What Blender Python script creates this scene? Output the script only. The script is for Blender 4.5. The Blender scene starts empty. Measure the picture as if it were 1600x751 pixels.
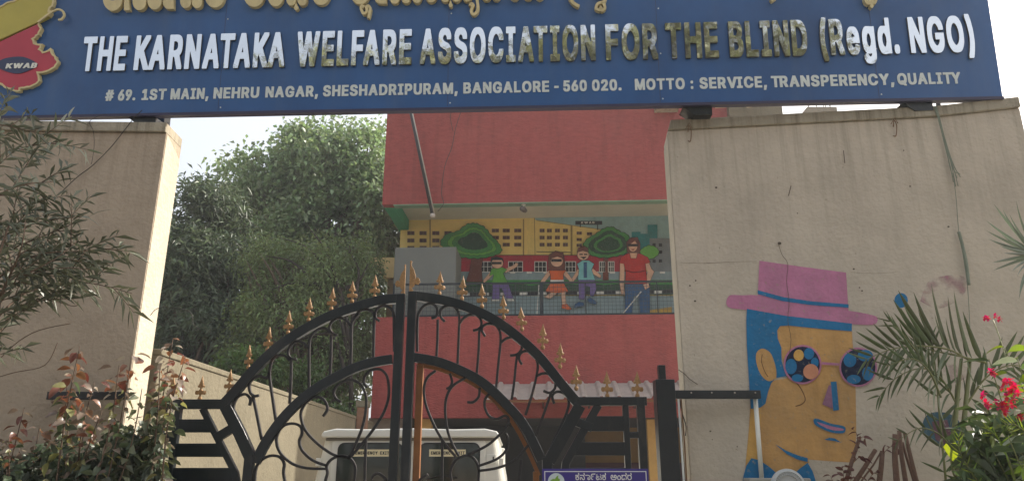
import bpy, bmesh, math, random
import numpy as np
from mathutils import Vector, Matrix, noise
R = math.radians
rnd = random.Random(7)
sc = bpy.context.scene
C = sc.collection

# ---------------------------------------------------------------- camera, sky, sun
PITCH, FPX, CAMZ = R(17.1), 1156.0, 1.6
cam = bpy.data.objects.new('camera', bpy.data.cameras.new('camera')); C.objects.link(cam)
cam.location = (0, 0, CAMZ); cam.rotation_euler = (R(90)+PITCH, 0, 0)
cam.data.sensor_fit = 'HORIZONTAL'; cam.data.sensor_width = 36; cam.data.lens = 36*FPX/1600
cam.data.clip_start = 0.05; cam.data.clip_end = 3000
sc.camera = cam
SUN = Vector((0.70, 0.42, 0.66)).normalized()
world = bpy.data.worlds.new('World'); sc.world = world; world.use_nodes = True
wn = world.node_tree.nodes; wl = world.node_tree.links
sky = wn.new('ShaderNodeTexSky'); sky.sky_type = 'NISHITA'; sky.sun_disc = False
sky.sun_elevation = math.asin(SUN.z); sky.sun_rotation = math.atan2(SUN.x, SUN.y)
sky.dust_density = 9.0; sky.air_density = 1.0; sky.ozone_density = 1.0
# thin bright high haze over the blue, a little brighter on the sun's side all the way round
g_ = wn.new('ShaderNodeTexCoord'); dt = wn.new('ShaderNodeVectorMath'); dt.operation = 'DOT_PRODUCT'; dt.inputs[1].default_value = SUN
wl.new(g_.outputs['Generated'], dt.inputs[0]); hz = wn.new('ShaderNodeMapRange'); hz.inputs[1].default_value = -1; hz.inputs[2].default_value = 1; hz.inputs[3].default_value = 2.0; hz.inputs[4].default_value = 5.2
wl.new(dt.outputs['Value'], hz.inputs[0])
hc = wn.new('ShaderNodeVectorMath'); hc.operation = 'SCALE'; hc.inputs[0].default_value = (.97, 1.0, 1.04); wl.new(hz.outputs[0], hc.inputs['Scale'])
mxw = wn.new('ShaderNodeMix'); mxw.data_type = 'RGBA'; mxw.inputs[0].default_value = .62
wl.new(sky.outputs[0], mxw.inputs[6]); wl.new(hc.outputs[0], mxw.inputs[7]); wl.new(mxw.outputs[2], wn['Background'].inputs[0])
wn['Background'].inputs[1].default_value = 0.15
sl = bpy.data.lights.new('sun', 'SUN'); sl.energy = 3.4; sl.angle = R(0.55); sl.color = (1, 0.94, 0.85)
so = bpy.data.objects.new('sun', sl); C.objects.link(so); so.location = SUN*60
so.rotation_euler = SUN.to_track_quat('Z', 'Y').to_euler()
sc.view_settings.view_transform = 'Standard'; sc.view_settings.look = 'None'
sc.view_settings.gamma = 1; sc.view_settings.exposure = 1.0
sc.view_settings.use_curve_mapping = False
sc.cycles.max_bounces = 8

# ---------------------------------------------------------------- helpers
def ray(u, v):
    x = (u-800)/FPX; up = (375.5-v)/FPX
    return Vector((x, math.cos(PITCH)-up*math.sin(PITCH), math.sin(PITCH)+up*math.cos(PITCH)))
def at(u, v, Y):
    d = ray(u, v); return Vector((0, 0, CAMZ)) + d*(Y/d.y)
class Frame:
    """local x to the right, y into the wall (away from the street), z up"""
    def __init__(s, o, yaw=0, tilt=0):
        s.o = Vector(o); s.M = Matrix.Translation(s.o) @ Matrix.Rotation(-R(yaw), 4, 'Z') @ Matrix.Rotation(R(tilt), 4, 'X')
        s.I = s.M.inverted()
    def hit(s, u, v, y=0.0):
        a = s.I @ Vector((0, 0, CAMZ)); d = (s.I.to_3x3() @ ray(u, v))
        return a + d*((y-a.y)/d.y)
    def p(s, u, v, y=0.0):
        h = s.hit(u, v, y); return (h.x, h.z)
def tag(o, label=None, cat=None, group=None, kind=None):
    if label: o['label'] = label
    if cat: o['category'] = cat
    if group: o['group'] = group
    if kind: o['kind'] = kind
    return o
def thing(name, label, cat, M=None, group=None):
    o = bpy.data.objects.new(name, None); C.objects.link(o)
    if M is not None: o.matrix_world = M
    o.empty_display_size = .1
    return tag(o, label, cat, group)

def srgb(r, g, b):
    f = lambda c: (c/255/12.92) if c/255 <= .04045 else ((c/255+.055)/1.055)**2.4
    return (f(r), f(g), f(b))
MATS = {}
def mat(name, col, rough=.6, metal=0., var=.12, vs=4., bump=0., bs=60., leaf=0., island=0., stretch=None, spec=.5, col2=None, obj_rand=0.):
    if name in MATS: return MATS[name]
    m = bpy.data.materials.new(name); m.use_nodes = True
    n = m.node_tree.nodes; l = m.node_tree.links; b = n['Principled BSDF']
    b.inputs['Roughness'].default_value = rough; b.inputs['Metallic'].default_value = metal
    b.inputs['Specular IOR Level'].default_value = spec
    tc = n.new('ShaderNodeTexCoord'); src = tc.outputs['Object']
    if stretch:
        mp = n.new('ShaderNodeMapping'); mp.inputs['Scale'].default_value = stretch; l.new(src, mp.inputs[0]); src = mp.outputs[0]
    nz = n.new('ShaderNodeTexNoise'); nz.inputs['Scale'].default_value = vs; nz.inputs['Detail'].default_value = 8; nz.inputs['Roughness'].default_value = .65
    l.new(src, nz.inputs['Vector'])
    mx = n.new('ShaderNodeMix'); mx.data_type = 'RGBA'
    c1 = [c*(1-var) for c in col]; c2 = list(col2) if col2 else [min(1, c*(1+var)) for c in col]
    mx.inputs[6].default_value = (*c1, 1); mx.inputs[7].default_value = (*c2, 1)
    mr = n.new('ShaderNodeMapRange'); mr.inputs[1].default_value = .3; mr.inputs[2].default_value = .7
    l.new(nz.outputs[0], mr.inputs[0]); l.new(mr.outputs[0], mx.inputs[0])
    out = mx.outputs[2]
    if island or obj_rand:
        if island: g = n.new('ShaderNodeNewGeometry'); rs = g.outputs['Random Per Island']
        else: g = n.new('ShaderNodeObjectInfo'); rs = g.outputs['Random']
        k = island or obj_rand
        hs = n.new('ShaderNodeHueSaturation'); mv = n.new('ShaderNodeMapRange')
        mv.inputs[3].default_value = 1-k; mv.inputs[4].default_value = 1+k
        l.new(rs, mv.inputs[0]); l.new(mv.outputs[0], hs.inputs['Value'])
        mh = n.new('ShaderNodeMapRange'); mh.inputs[3].default_value = .48; mh.inputs[4].default_value = .52
        l.new(rs, mh.inputs[0]); l.new(mh.outputs[0], hs.inputs['Hue'])
        l.new(out, hs.inputs['Color']); out = hs.outputs[0]
    l.new(out, b.inputs['Base Color'])
    if bump:
        nb = n.new('ShaderNodeTexNoise'); nb.inputs['Scale'].default_value = bs; nb.inputs['Detail'].default_value = 6
        l.new(src, nb.inputs['Vector']); bp = n.new('ShaderNodeBump'); bp.inputs['Strength'].default_value = bump; bp.inputs['Distance'].default_value = .02
        l.new(nb.outputs[0], bp.inputs['Height']); l.new(bp.outputs[0], b.inputs['Normal'])
    if leaf:
        tr = n.new('ShaderNodeBsdfTranslucent'); ms = n.new('ShaderNodeMixShader'); ms.inputs[0].default_value = leaf
        hs2 = n.new('ShaderNodeHueSaturation'); hs2.inputs['Value'].default_value = 1.6; hs2.inputs['Hue'].default_value = .485; hs2.inputs['Saturation'].default_value = 1.15
        l.new(out, hs2.inputs['Color']); l.new(hs2.outputs[0], tr.inputs[0])
        o = n['Material Output']; l.new(b.outputs[0], ms.inputs[1]); l.new(tr.outputs[0], ms.inputs[2]); l.new(ms.outputs[0], o.inputs[0])
    MATS[name] = m; return m

def grime(m, col2, scale=(10, 10, .6), lo=.5, hi=.72, amt=.5, detail=7):
    """weathering with a shape of its own: rain streaks (stretched noise) or patches, mixed over the base colour"""
    n = m.node_tree.nodes; l = m.node_tree.links; b = n['Principled BSDF']
    tc = n.new('ShaderNodeTexCoord'); mp = n.new('ShaderNodeMapping'); mp.inputs['Scale'].default_value = scale; l.new(tc.outputs['Object'], mp.inputs[0])
    ns = n.new('ShaderNodeTexNoise'); ns.inputs['Scale'].default_value = 1; ns.inputs['Detail'].default_value = detail; ns.inputs['Roughness'].default_value = .7; l.new(mp.outputs[0], ns.inputs['Vector'])
    r1 = n.new('ShaderNodeMapRange'); r1.inputs[1].default_value = lo; r1.inputs[2].default_value = hi; r1.inputs[4].default_value = amt; l.new(ns.outputs[0], r1.inputs[0])
    mx = n.new('ShaderNodeMix'); mx.data_type = 'RGBA'; l.new(r1.outputs[0], mx.inputs[0]); l.new(b.inputs['Base Color'].links[0].from_socket, mx.inputs[6]); mx.inputs[7].default_value = (*col2, 1)
    l.new(mx.outputs[2], b.inputs['Base Color']); return m
def plaster(name, col, streak_top, streak_len=1.0, dark=.45, amount=.8, damp=None):
    """painted cement plaster: blotches, fine grit and grime running down from the coping (object space)"""
    m = mat(name, col, rough=.9, var=.16, vs=1.3, spec=.2)
    n = m.node_tree.nodes; l = m.node_tree.links; b = n['Principled BSDF']
    base = b.inputs['Base Color'].links[0].from_socket
    tc = n.new('ShaderNodeTexCoord')
    mp = n.new('ShaderNodeMapping'); mp.inputs['Scale'].default_value = (14, 14, .55); l.new(tc.outputs['Object'], mp.inputs[0])
    ns = n.new('ShaderNodeTexNoise'); ns.inputs['Scale'].default_value = 1; ns.inputs['Detail'].default_value = 5; ns.inputs['Roughness'].default_value = .7; l.new(mp.outputs[0], ns.inputs['Vector'])
    r1 = n.new('ShaderNodeMapRange'); r1.inputs[1].default_value = .47; r1.inputs[2].default_value = .72; l.new(ns.outputs[0], r1.inputs[0])
    sx = n.new('ShaderNodeSeparateXYZ'); l.new(tc.outputs['Object'], sx.inputs[0])
    r2 = n.new('ShaderNodeMapRange'); r2.inputs[1].default_value = streak_top-streak_len; r2.inputs[2].default_value = streak_top; r2.inputs[3].default_value = .12; l.new(sx.outputs[2], r2.inputs[0])
    mu = n.new('ShaderNodeMath'); mu.operation = 'MULTIPLY'; l.new(r1.outputs[0], mu.inputs[0]); l.new(r2.outputs[0], mu.inputs[1])
    mu2 = n.new('ShaderNodeMath'); mu2.operation = 'MULTIPLY'; mu2.inputs[1].default_value = amount; l.new(mu.outputs[0], mu2.inputs[0])
    m1 = n.new('ShaderNodeMix'); m1.data_type = 'RGBA'; l.new(mu2.outputs[0], m1.inputs[0]); l.new(base, m1.inputs[6]); m1.inputs[7].default_value = (col[0]*dark, col[1]*dark*.97, col[2]*dark*.9, 1)
    out = m1.outputs[2]
    # scattered grime blotches
    n2 = n.new('ShaderNodeTexNoise'); n2.inputs['Scale'].default_value = 2.3; n2.inputs['Detail'].default_value = 10; n2.inputs['Roughness'].default_value = .75; l.new(tc.outputs['Object'], n2.inputs['Vector'])
    r3 = n.new('ShaderNodeMapRange'); r3.inputs[1].default_value = .53; r3.inputs[2].default_value = .75; r3.inputs[4].default_value = .38; l.new(n2.outputs[0], r3.inputs[0])
    m2 = n.new('ShaderNodeMix'); m2.data_type = 'RGBA'; l.new(r3.outputs[0], m2.inputs[0]); l.new(out, m2.inputs[6]); m2.inputs[7].default_value = (col[0]*.6, col[1]*.6, col[2]*.58, 1)
    # tiny pits
    n3 = n.new('ShaderNodeTexNoise'); n3.inputs['Scale'].default_value = 38; n3.inputs['Detail'].default_value = 3; l.new(tc.outputs['Object'], n3.inputs['Vector'])
    r4 = n.new('ShaderNodeMapRange'); r4.inputs[1].default_value = .68; r4.inputs[2].default_value = .76; r4.inputs[4].default_value = .6; l.new(n3.outputs[0], r4.inputs[0])
    m3 = n.new('ShaderNodeMix'); m3.data_type = 'RGBA'; l.new(r4.outputs[0], m3.inputs[0]); l.new(m2.outputs[2], m3.inputs[6]); m3.inputs[7].default_value = (col[0]*.35, col[1]*.35, col[2]*.33, 1)
    l.new(m3.outputs[2], b.inputs['Base Color'])
    nb = n.new('ShaderNodeTexNoise'); nb.inputs['Scale'].default_value = 26; nb.inputs['Detail'].default_value = 9; l.new(tc.outputs['Object'], nb.inputs['Vector'])
    bp = n.new('ShaderNodeBump'); bp.inputs['Strength'].default_value = .5; bp.inputs['Distance'].default_value = .02; l.new(nb.outputs[0], bp.inputs['Height']); l.new(bp.outputs[0], b.inputs['Normal'])
    return m

class MB:
    def __init__(s): s.v = []; s.f = []; s.mi = []; s.cur = 0
    def add(s, vs, fs):
        k = len(s.v); s.v += [tuple(v) for v in vs]
        for f in fs: s.f.append(tuple(i+k for i in f)); s.mi.append(s.cur)
        return s
    def box(s, x0, x1, y0, y1, z0, z1):
        return s.add([(x0,y0,z0),(x1,y0,z0),(x1,y1,z0),(x0,y1,z0),(x0,y0,z1),(x1,y0,z1),(x1,y1,z1),(x0,y1,z1)],
                     [(0,3,2,1),(4,5,6,7),(0,1,5,4),(1,2,6,5),(2,3,7,6),(3,0,4,7)])
    def prism(s, poly, y0, y1):
        n = len(poly)
        return s.add([(x,y0,z) for x, z in poly]+[(x,y1,z) for x, z in poly],
                     [tuple(range(n)), tuple(range(2*n-1, n-1, -1))]+[(i,(i+1)%n,(i+1)%n+n,i+n) for i in range(n)])
    def xprism(s, poly, x0, x1):      # poly in (y,z)
        n = len(poly)
        return s.add([(x0,y,z) for y, z in poly]+[(x1,y,z) for y, z in poly],
                     [tuple(range(n)), tuple(range(2*n-1, n-1, -1))]+[(i,(i+1)%n,(i+1)%n+n,i+n) for i in range(n)])
    def zprism(s, poly, z0, z1):      # poly in (x,y)
        n = len(poly)
        return s.add([(x,y,z0) for x, y in poly]+[(x,y,z1) for x, y in poly],
                     [tuple(range(n)), tuple(range(2*n-1, n-1, -1))]+[(i,(i+1)%n,(i+1)%n+n,i+n) for i in range(n)])
    def sheet(s, poly, y):
        return s.add([(x,y,z) for x, z in poly], [tuple(range(len(poly)))])
    def ribbon(s, pts, w, y0, y1, closed=False):
        """flat bar of width w following pts (x,z), mitred, from depth y0 to y1"""
        n = len(pts); L = []; Rr = []
        for i in range(n):
            a = Vector(pts[(i-1) % n] if (closed or i > 0) else pts[i]); b = Vector(pts[(i+1) % n] if (closed or i < n-1) else pts[i])
            c = Vector(pts[i]); d1 = (c-a); d2 = (b-c)
            if d1.length < 1e-9: d1 = d2
            if d2.length < 1e-9: d2 = d1
            d1.normalize(); d2.normalize(); t = (d1+d2)
            if t.length < 1e-6: t = d1
            t.normalize(); nn = Vector((-t.y, t.x)); k = 1/max(.5, nn.dot(Vector((-d1.y, d1.x))))
            ww = (w[i] if isinstance(w, (list, tuple)) else w)/2
            L.append(c+nn*ww*k); Rr.append(c-nn*ww*k)
        vs = []
        for i in range(n): vs += [(L[i].x,y0,L[i].y),(Rr[i].x,y0,Rr[i].y),(Rr[i].x,y1,Rr[i].y),(L[i].x,y1,L[i].y)]
        fs = []
        for i in range(n if closed else n-1):
            a = 4*i; b = 4*((i+1) % n)
            fs += [(a,a+1,b+1,b),(a+1,a+2,b+2,b+1),(a+2,a+3,b+3,b+2),(a+3,a,b,b+3)]
        if not closed: fs += [(3,2,1,0),(4*n-4,4*n-3,4*n-2,4*n-1)]
        return s.add(vs, fs)
    def tube(s, pts, r, n=8, cap=True):
        pts = [Vector(p) for p in pts]; vs = []; fs = []; m = len(pts)
        ref = Vector((0.13, .31, .95))
        for i, p in enumerate(pts):
            t = (pts[min(m-1, i+1)]-pts[max(0, i-1)]); t.normalize()
            a = t.cross(ref)
            if a.length < .05: a = t.cross(Vector((1, 0, 0)))
            a.normalize(); b = t.cross(a)
            rr = r[i] if isinstance(r, (list, tuple)) else r
            for k in range(n):
                th = 2*math.pi*k/n; vs.append(p+a*(rr*math.cos(th))+b*(rr*math.sin(th)))
        for i in range(m-1):
            for k in range(n): fs.append((i*n+k, i*n+(k+1) % n, (i+1)*n+(k+1) % n, (i+1)*n+k))
        if cap: fs += [tuple(range(n-1, -1, -1)), tuple(range((m-1)*n, m*n))]
        return s.add(vs, fs)
    def lathe(s, prof, c=(0,0,0), n=24):
        vs = []; fs = []; m = len(prof)
        for r_, z in prof:
            for k in range(n): th = 2*math.pi*k/n; vs.append((c[0]+r_*math.cos(th), c[1]+r_*math.sin(th), c[2]+z))
        for i in range(m-1):
            for k in range(n): fs.append((i*n+k, i*n+(k+1) % n, (i+1)*n+(k+1) % n, (i+1)*n+k))
        fs += [tuple(range(n-1, -1, -1)), tuple(range((m-1)*n, m*n))]
        return s.add(vs, fs)
    def mesh(s, name, mats, smooth=False, recalc=True):
        me = bpy.data.meshes.new(name); me.from_pydata(s.v, [], s.f)
        for m in (mats if isinstance(mats, (list, tuple)) else [mats]): me.materials.append(m)
        if any(s.mi): me.polygons.foreach_set('material_index', s.mi)
        if recalc:
            b = bmesh.new(); b.from_mesh(me); bmesh.ops.recalc_face_normals(b, faces=b.faces); b.to_mesh(me); b.free()
        if smooth:
            me.polygons.foreach_set('use_smooth', [True]*len(me.polygons))
        me.update(); return me
    def build(s, name, mats, parent=None, smooth=False, bevel=0, recalc=True, seg=2):
        o = bpy.data.objects.new(name, s.mesh(name, mats, smooth, recalc)); C.objects.link(o)
        if parent is not None: o.parent = parent
        if bevel:
            md = o.modifiers.new('edge', 'BEVEL'); md.width = bevel; md.segments = seg; md.limit_method = 'ANGLE'; md.angle_limit = R(40); md.harden_normals = False
        return o
def link_mesh(name, me, parent=None, M=None):
    o = bpy.data.objects.new(name, me); C.objects.link(o)
    if parent is not None: o.parent = parent
    if M is not None: o.matrix_local = M
    return o
def smooth_pts(pts, k=4):
    """Catmull-Rom through the points (2-D or 3-D tuples)"""
    P = [Vector(p) for p in pts]; out = []
    for i in range(len(P)-1):
        p0 = P[max(0, i-1)]; p1 = P[i]; p2 = P[i+1]; p3 = P[min(len(P)-1, i+2)]
        for j in range(k):
            t = j/k
            out.append(.5*((2*p1)+(p2-p0)*t+(2*p0-5*p1+4*p2-p3)*t*t+(3*p1-p0-3*p2+p3)*t**3))
    out.append(P[-1]); return [tuple(p) for p in out]
def ell(cx, cy, rx, ry=None, n=28, a0=0, a1=360):
    ry = ry or rx
    full = abs(a1-a0) >= 360
    return [(cx+rx*math.cos(R(a0+(a1-a0)*i/(n if full else n-1))), cy+ry*math.sin(R(a0+(a1-a0)*i/(n if full else n-1)))) for i in range(n)]

# ---------------------------------------------------------------- frames of the place
YG = 5.40                                        # gate plane
WL = at(262, 196, 5.5); WR = at(1042, 190, 5.5)
TOPZ = (WL.z+WR.z)/2
FL = Frame((WL.x, 5.5, 0), -1.5)                 # left wall: x=0 at the opening, wall runs to -x
FR = Frame((WR.x, 5.5, 0), 5.5)                  # right wall: x=0 at the opening, runs to +x
FG = Frame((0, YG, 0), 0)                        # gate plane
_s = at(800, 170, 5.38)
FS = Frame(_s, 2.4, 5.0)                         # signboard
_b = at(597, 320, 16.0)
FB = Frame((_b.x, 16.0, 0), 3.0)                 # building: x=0 left corner, y=0 front face

# ---------------------------------------------------------------- materials
M_wall = plaster('wall_plaster', srgb(188, 177, 160), TOPZ-.1, 1.1, amount=.5)
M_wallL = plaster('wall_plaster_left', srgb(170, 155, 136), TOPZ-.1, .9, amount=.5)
M_cope = plaster('coping_cement', srgb(160, 152, 134), TOPZ+.05, .5, dark=.4, amount=1)
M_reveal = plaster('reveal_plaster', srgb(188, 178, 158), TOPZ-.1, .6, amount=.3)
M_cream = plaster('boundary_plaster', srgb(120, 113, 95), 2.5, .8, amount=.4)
M_black = mat('black_gate_paint', srgb(15, 24, 28), rough=.32, var=.25, vs=9, bump=.12, bs=35)
M_scroll = mat('black_scroll_iron', srgb(24, 22, 23), rough=.5, var=.25, vs=20, bump=.15, bs=60)
M_gold = mat('gold_finial_paint', srgb(146, 110, 66), rough=.6, metal=.1, var=.3, vs=40, bump=.3, bs=120)
M_brown = mat('brown_frame_paint', srgb(132, 84, 42), rough=.5, var=.2, vs=12)
M_wire = mat('dark_wire', srgb(50, 44, 38), rough=.7)
M_blue = mat('sign_blue_sheet', srgb(44, 88, 142), rough=.36, var=.10, vs=2.2, bump=.05, bs=3, spec=.45)
M_bluetrim = mat('sign_edge', srgb(52, 50, 78), rough=.5)
M_steel = mat('mirror_steel_letter', (.74, .76, .78), rough=.015, metal=1, var=.05, vs=3, bump=.02, bs=9)
M_letside = mat('letter_side', srgb(70, 66, 58), rough=.5)
M_grey = mat('grey_letter', srgb(208, 216, 212), rough=.6, var=.1, vs=10)
M_goldlet = mat('cream_gold_letter', srgb(205, 190, 140), rough=.45, var=.12, vs=6)
M_goldedge = mat('gold_edge', srgb(150, 118, 70), rough=.5)
M_white = mat('white_paint', srgb(225, 225, 215), rough=.55, var=.06)
M_red = mat('red_stucco', srgb(150, 73, 68), rough=.85, var=.18, vs=5, bump=1.0, bs=15, stretch=(1, 1, 3.2), spec=.25)
grime(M_red, srgb(104, 56, 52), (3, 3, .35), .48, .7, .5); grime(M_red, srgb(166, 92, 82), (.8, .8, 1.4), .52, .7, .3)
grime(M_blue, srgb(92, 108, 128), (2.5, 2.5, .3), .5, .75, .30); grime(M_blue, srgb(22, 46, 84), (.7, .7, .5), .48, .7, .35)
grime(M_black, srgb(70, 66, 60), (6, 6, 3), .56, .74, .45); grime(M_scroll, srgb(92, 62, 44), (9, 9, 6), .58, .72, .5)
grime(M_grey, srgb(120, 120, 112), (20, 20, 20), .55, .7, .5); grime(M_goldlet, srgb(140, 118, 78), (6, 6, 2), .52, .72, .5)
M_soffit = mat('soffit_white', srgb(200, 196, 180), rough=.9, var=.08, vs=1.5)
M_green = mat('green_beam_paint', srgb(46, 150, 105), rough=.7, var=.1)
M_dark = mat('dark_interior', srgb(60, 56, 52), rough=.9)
M_metal = mat('galvanised_sheet', srgb(166, 158, 148), rough=.5, metal=.2, var=.2, vs=4, bump=.1, bs=10)
M_bark = mat('tree_bark', srgb(96, 84, 70), rough=.9, var=.3, vs=6, bump=.6, bs=20)
M_twig = mat('brown_twig', srgb(96, 78, 62), rough=.85, var=.25, vs=20, bump=.3, bs=60)

def paint(name, r, g, b):
    if 'paint_'+name in MATS: return MATS['paint_'+name]
    m = mat('paint_'+name, srgb(r, g, b), rough=.8, var=.13, vs=6, bump=.35, bs=26, spec=.25)
    a_ = .5*(r+g+b)/3
    grime(m, srgb(r*.62+a_*.5, g*.62+a_*.5, b*.62+a_*.48), (1.9, 1.9, 1.3), .46, .68, .6)      # worn, dusty patches
    grime(m, srgb(r*.72, g*.72, b*.7), (9, 9, .8), .54, .74, .45)                              # rain streaks
    return grime(m, srgb(150, 140, 122), (30, 30, 30), .60, .67, .6, 5)                       # flecks where the plaster shows

# ---------------------------------------------------------------- ground
def flat(name, x0, x1, y0, y1, z, m, kind='structure'):
    o = MB().add([(x0,y0,z),(x1,y0,z),(x1,y1,z),(x0,y1,z)], [(0,1,2,3)]).build(name, m); return tag(o, kind=kind)
flat('ground', -900, 900, -900, 900, 0, mat('dusty_soil', srgb(140, 118, 92), rough=.95, var=.25, vs=1.2, bump=.5, bs=20))
flat('road', -300, 300, -9, 1.2, .004, mat('asphalt', (.055, .054, .052), rough=.9, var=.25, vs=3, bump=.5, bs=90))
tag(MB().box(-300, 300, 1.2, 1.35, 0, .13).build('kerb', mat('kerb_concrete', srgb(140, 136, 126), rough=.9), bevel=.01), kind='structure')
flat('pavement', -300, 300, 1.35, 5.3, .02, mat('pavement_concrete', srgb(150, 145, 132), rough=.9, var=.2, vs=2, bump=.4, bs=40))
flat('yard', -2.7, 9, 5.3, 19, .012, mat('yard_concrete', srgb(158, 150, 134), rough=.9, var=.2, vs=1.5, bump=.4, bs=40))

# ---------------------------------------------------------------- left wall
t = thing('compound_wall', 'tall grey-brown plastered wall behind the willowy shrub, with sunlit cream end face', 'wall', FL.M)
T = .30; ch = .10
H = TOPZ
MB().box(-4.2, 0, 0, T, 0, H-.085).build('wall_face', M_wallL, t, bevel=.006)
MB().prism([(-4.2, H-.083), (-.002, H-.083), (-.002, H), (-4.2, H)], -.025, T+.004).build('coping', M_cope, t, bevel=.006)
MB().add([(0.003,.012,0),(0.003,T-.004,0),(0.003,T-.004,H-.2),(0.003,.012,H-.09)], [(0,1,2,3)]).build('reveal', M_reveal, t)
p0 = FL.p(85, 613, -.03); p1 = FL.p(200, 618, -.03)
brL = thing('gate_bracket', 'black flat iron bracket bolted across the left wall behind the leaves', 'bracket', Frame((0,0,0)).M)
q0 = FL.M @ Vector((p0[0], -.03, p0[1])); q1 = FL.M @ Vector((-.0, -.03, p0[1]))
MB().box(q0.x, q1.x+.05, YG-.03, YG+.03, q0.z-.055, q0.z).build('flat_bar', M_black, brL, bevel=.003)
MB().box(q0.x+.03, q0.x+.09, YG+.031, 5.5, q0.z-.045, q0.z-.01).build('fixing_lug', M_black, brL)
def wire(name, label, pts, r=.003, m=None, cat='wire'):
    P = smooth_pts(pts, 5)
    return tag(MB().tube(P, r, 5).build(name, m or M_wire, smooth=True), label, cat)
wp = lambda u, v, y=-.02: tuple(FL.M @ FL.hit(u, v, y))
wire('loose_cable', 'thin black cable slanting across the upper left wall', [wp(96, 300), wp(120, 277), wp(145, 258), wp(175, 228), wp(205, 190, -.03), wp(222, 172, -.04)])
wire('dry_stalk', 'fine curly stalk hanging down from the left coping', [wp(143, 256), wp(147, 230), wp(146, 205, -.03), wp(140, 190, -.03), wp(158, 180, -.05), wp(168, 180, -.05)], .002)

# ---------------------------------------------------------------- right wall and its mural
t = thing('mural_wall', 'wide plastered wall carrying the painted face in a pink hat', 'wall', FR.M)
xe = FR.p(1590, 155)[0]; ze = FR.p(1585, 153)[1]
xk = FR.p(1460, 165)[0]
def topz(u, v): return FR.p(u, v)[1]
H0 = topz(1042, 189); H1 = topz(1460, 167); H2 = topz(1583, 153)
MB().prism([(0, 0), (xe, 0), (xe, H2-.09), (xk, H1-.09), (0, H0-.09)], 0, T).build('wall_face', M_wall, t, bevel=.006)
MB().prism([(0.002, H0-.088), (xk, H1-.088), (xe+.001, H2-.088), (xe+.001, H2), (xk, H1), (0.03, H0)], -.022, T+.004).build('coping', M_cope, t, bevel=.008)
MB().add([(-.003,.012,0),(-.003,T-.004,0),(-.003,T-.004,H0-.14),(-.003,.012,H0-.1)], [(0,1,2,3)]).build('reveal', M_reveal, t)
NAVY = paint('navy', 22, 34, 62); PB = paint('blue', 32, 112, 160); PO = paint('orange', 196, 152, 94); PY = paint('ochre', 206, 162, 88)
PK = paint('pink', 184, 120, 150); PKD = paint('mauve', 150, 106, 130); BR = paint('brown_line', 108, 76, 48)
def fr_paint(fr, parent, name, layers, mats, y0=-.0015, dy=.0008):
    """flat painted shapes: layers = [(slot, [px polygon])]; each later shape lies a hair in front of the earlier one"""
    mb = MB(); y = y0
    for slot, poly in layers:
        mb.cur = slot; mb.sheet([fr.p(u, v, y) for u, v in poly], y); y -= dy
    return mb.build(name, mats, parent, recalc=False)
def line_poly(pts, w):
    """a thin painted line as a polygon (pixels)"""
    P = [Vector(p) for p in smooth_pts(pts, 3)]; L = []; Q = []
    for i, p in enumerate(P):
        t_ = P[min(len(P)-1, i+1)]-P[max(0, i-1)]; t_.normalize(); n_ = Vector((-t_.y, t_.x))
        L.append(tuple(p+n_*w/2)); Q.append(tuple(p-n_*w/2))
    return L+Q[::-1]
face = fr_paint(FR, t, 'painted_face', [
    (0, [(1174,600),(1230,590),(1215,530),(1215,512),(1222,507),(1331,514),(1334,560),(1337,612),(1338,676),(1335,722),(1300,720),(1263,717),(1264,722),(1242,741),(1236,775),(1200,775),(1163,760),(1165,722),(1170,670)]),
    (1, [(1174,636),(1190,634),(1186,700),(1184,717),(1165,722),(1170,680)]),
    (2, line_poly([(1229,587),(1247,600),(1258,621),(1254,630),(1243,634)], 1.4))], [PO, PY, BR], y0=-.0015)
def sub(name, layers, mats, y0): o = fr_paint(FR, face, name, layers, mats, y0); return o
sub('painted_hair', [(0, [(1167,482),(1228,493),(1331,505),(1331,517),(1290,514),(1250,510),(1232,508),(1219,509),(1214,516),(1215,528),(1221,543),(1221,563),(1225,577),(1229,587),(1212,590),(1205,598),(1200,612),(1196,630),(1188,636),(1173,638),(1170,590),(1167,540),(1166,503)])], [PB], -.005)
sub('painted_ear', [(0, smooth_pts([(1213,590),(1213,578),(1209,562),(1203,550),(1192,544),(1183,549),(1181,560),(1185,577),(1193,590),(1203,595),(1213,590)], 3)), (1, line_poly([(1191,553),(1190,565),(1195,580),(1200,588)], 1.2))], [PO, BR], -.007)
hat = fr_paint(FR, t, 'painted_hat', [
    (0, [(1186.5,407),(1250,416),(1322,425.5),(1326,487),(1184,462)]),
    (0, smooth_pts([(1136,466),(1142,460.5),(1160,461),(1184,461),(1225,470),(1326,485),(1350,489),(1369,494),(1371,501),(1364,507),(1331,506),(1280,501),(1228,494),(1167,484),(1142,481),(1135,475),(1136,466)], 3))], [PK], -.0035)
fr_paint(FR, hat, 'hat_band', [(0, [(1184,453),(1225,464),(1270,470.5),(1326,475),(1326,480.5),(1265,476),(1222,470),(1184,459)])], [PB], -.0065)
def lens(cx, cy, spots, nm):
    L = [(0, ell(cx, cy, 29.8, 30.8)), (1, ell(cx, cy, 27, 28))]+[(k, ell(*e)) for k, e in spots]
    fr_paint(FR, face, nm, L, [PK, NAVY, PB, PY, paint('peach', 206, 142, 110)], -.009)
lens(1254, 569, [(2, (1236,572,9,12)), (2, (1264,552,8,9)), (2, (1246,590,9,6)), (2, (1273,566,6,8)), (3, (1248,554.5,8,9)), (4, (1267,580,12,12))], 'painted_lens')
lens(1341, 573, [(2, (1328,562,10,11)), (2, (1352,555,12,9)), (2, (1356,583,9,11)), (2, (1334,592,11,7))], 'painted_lens')
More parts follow.
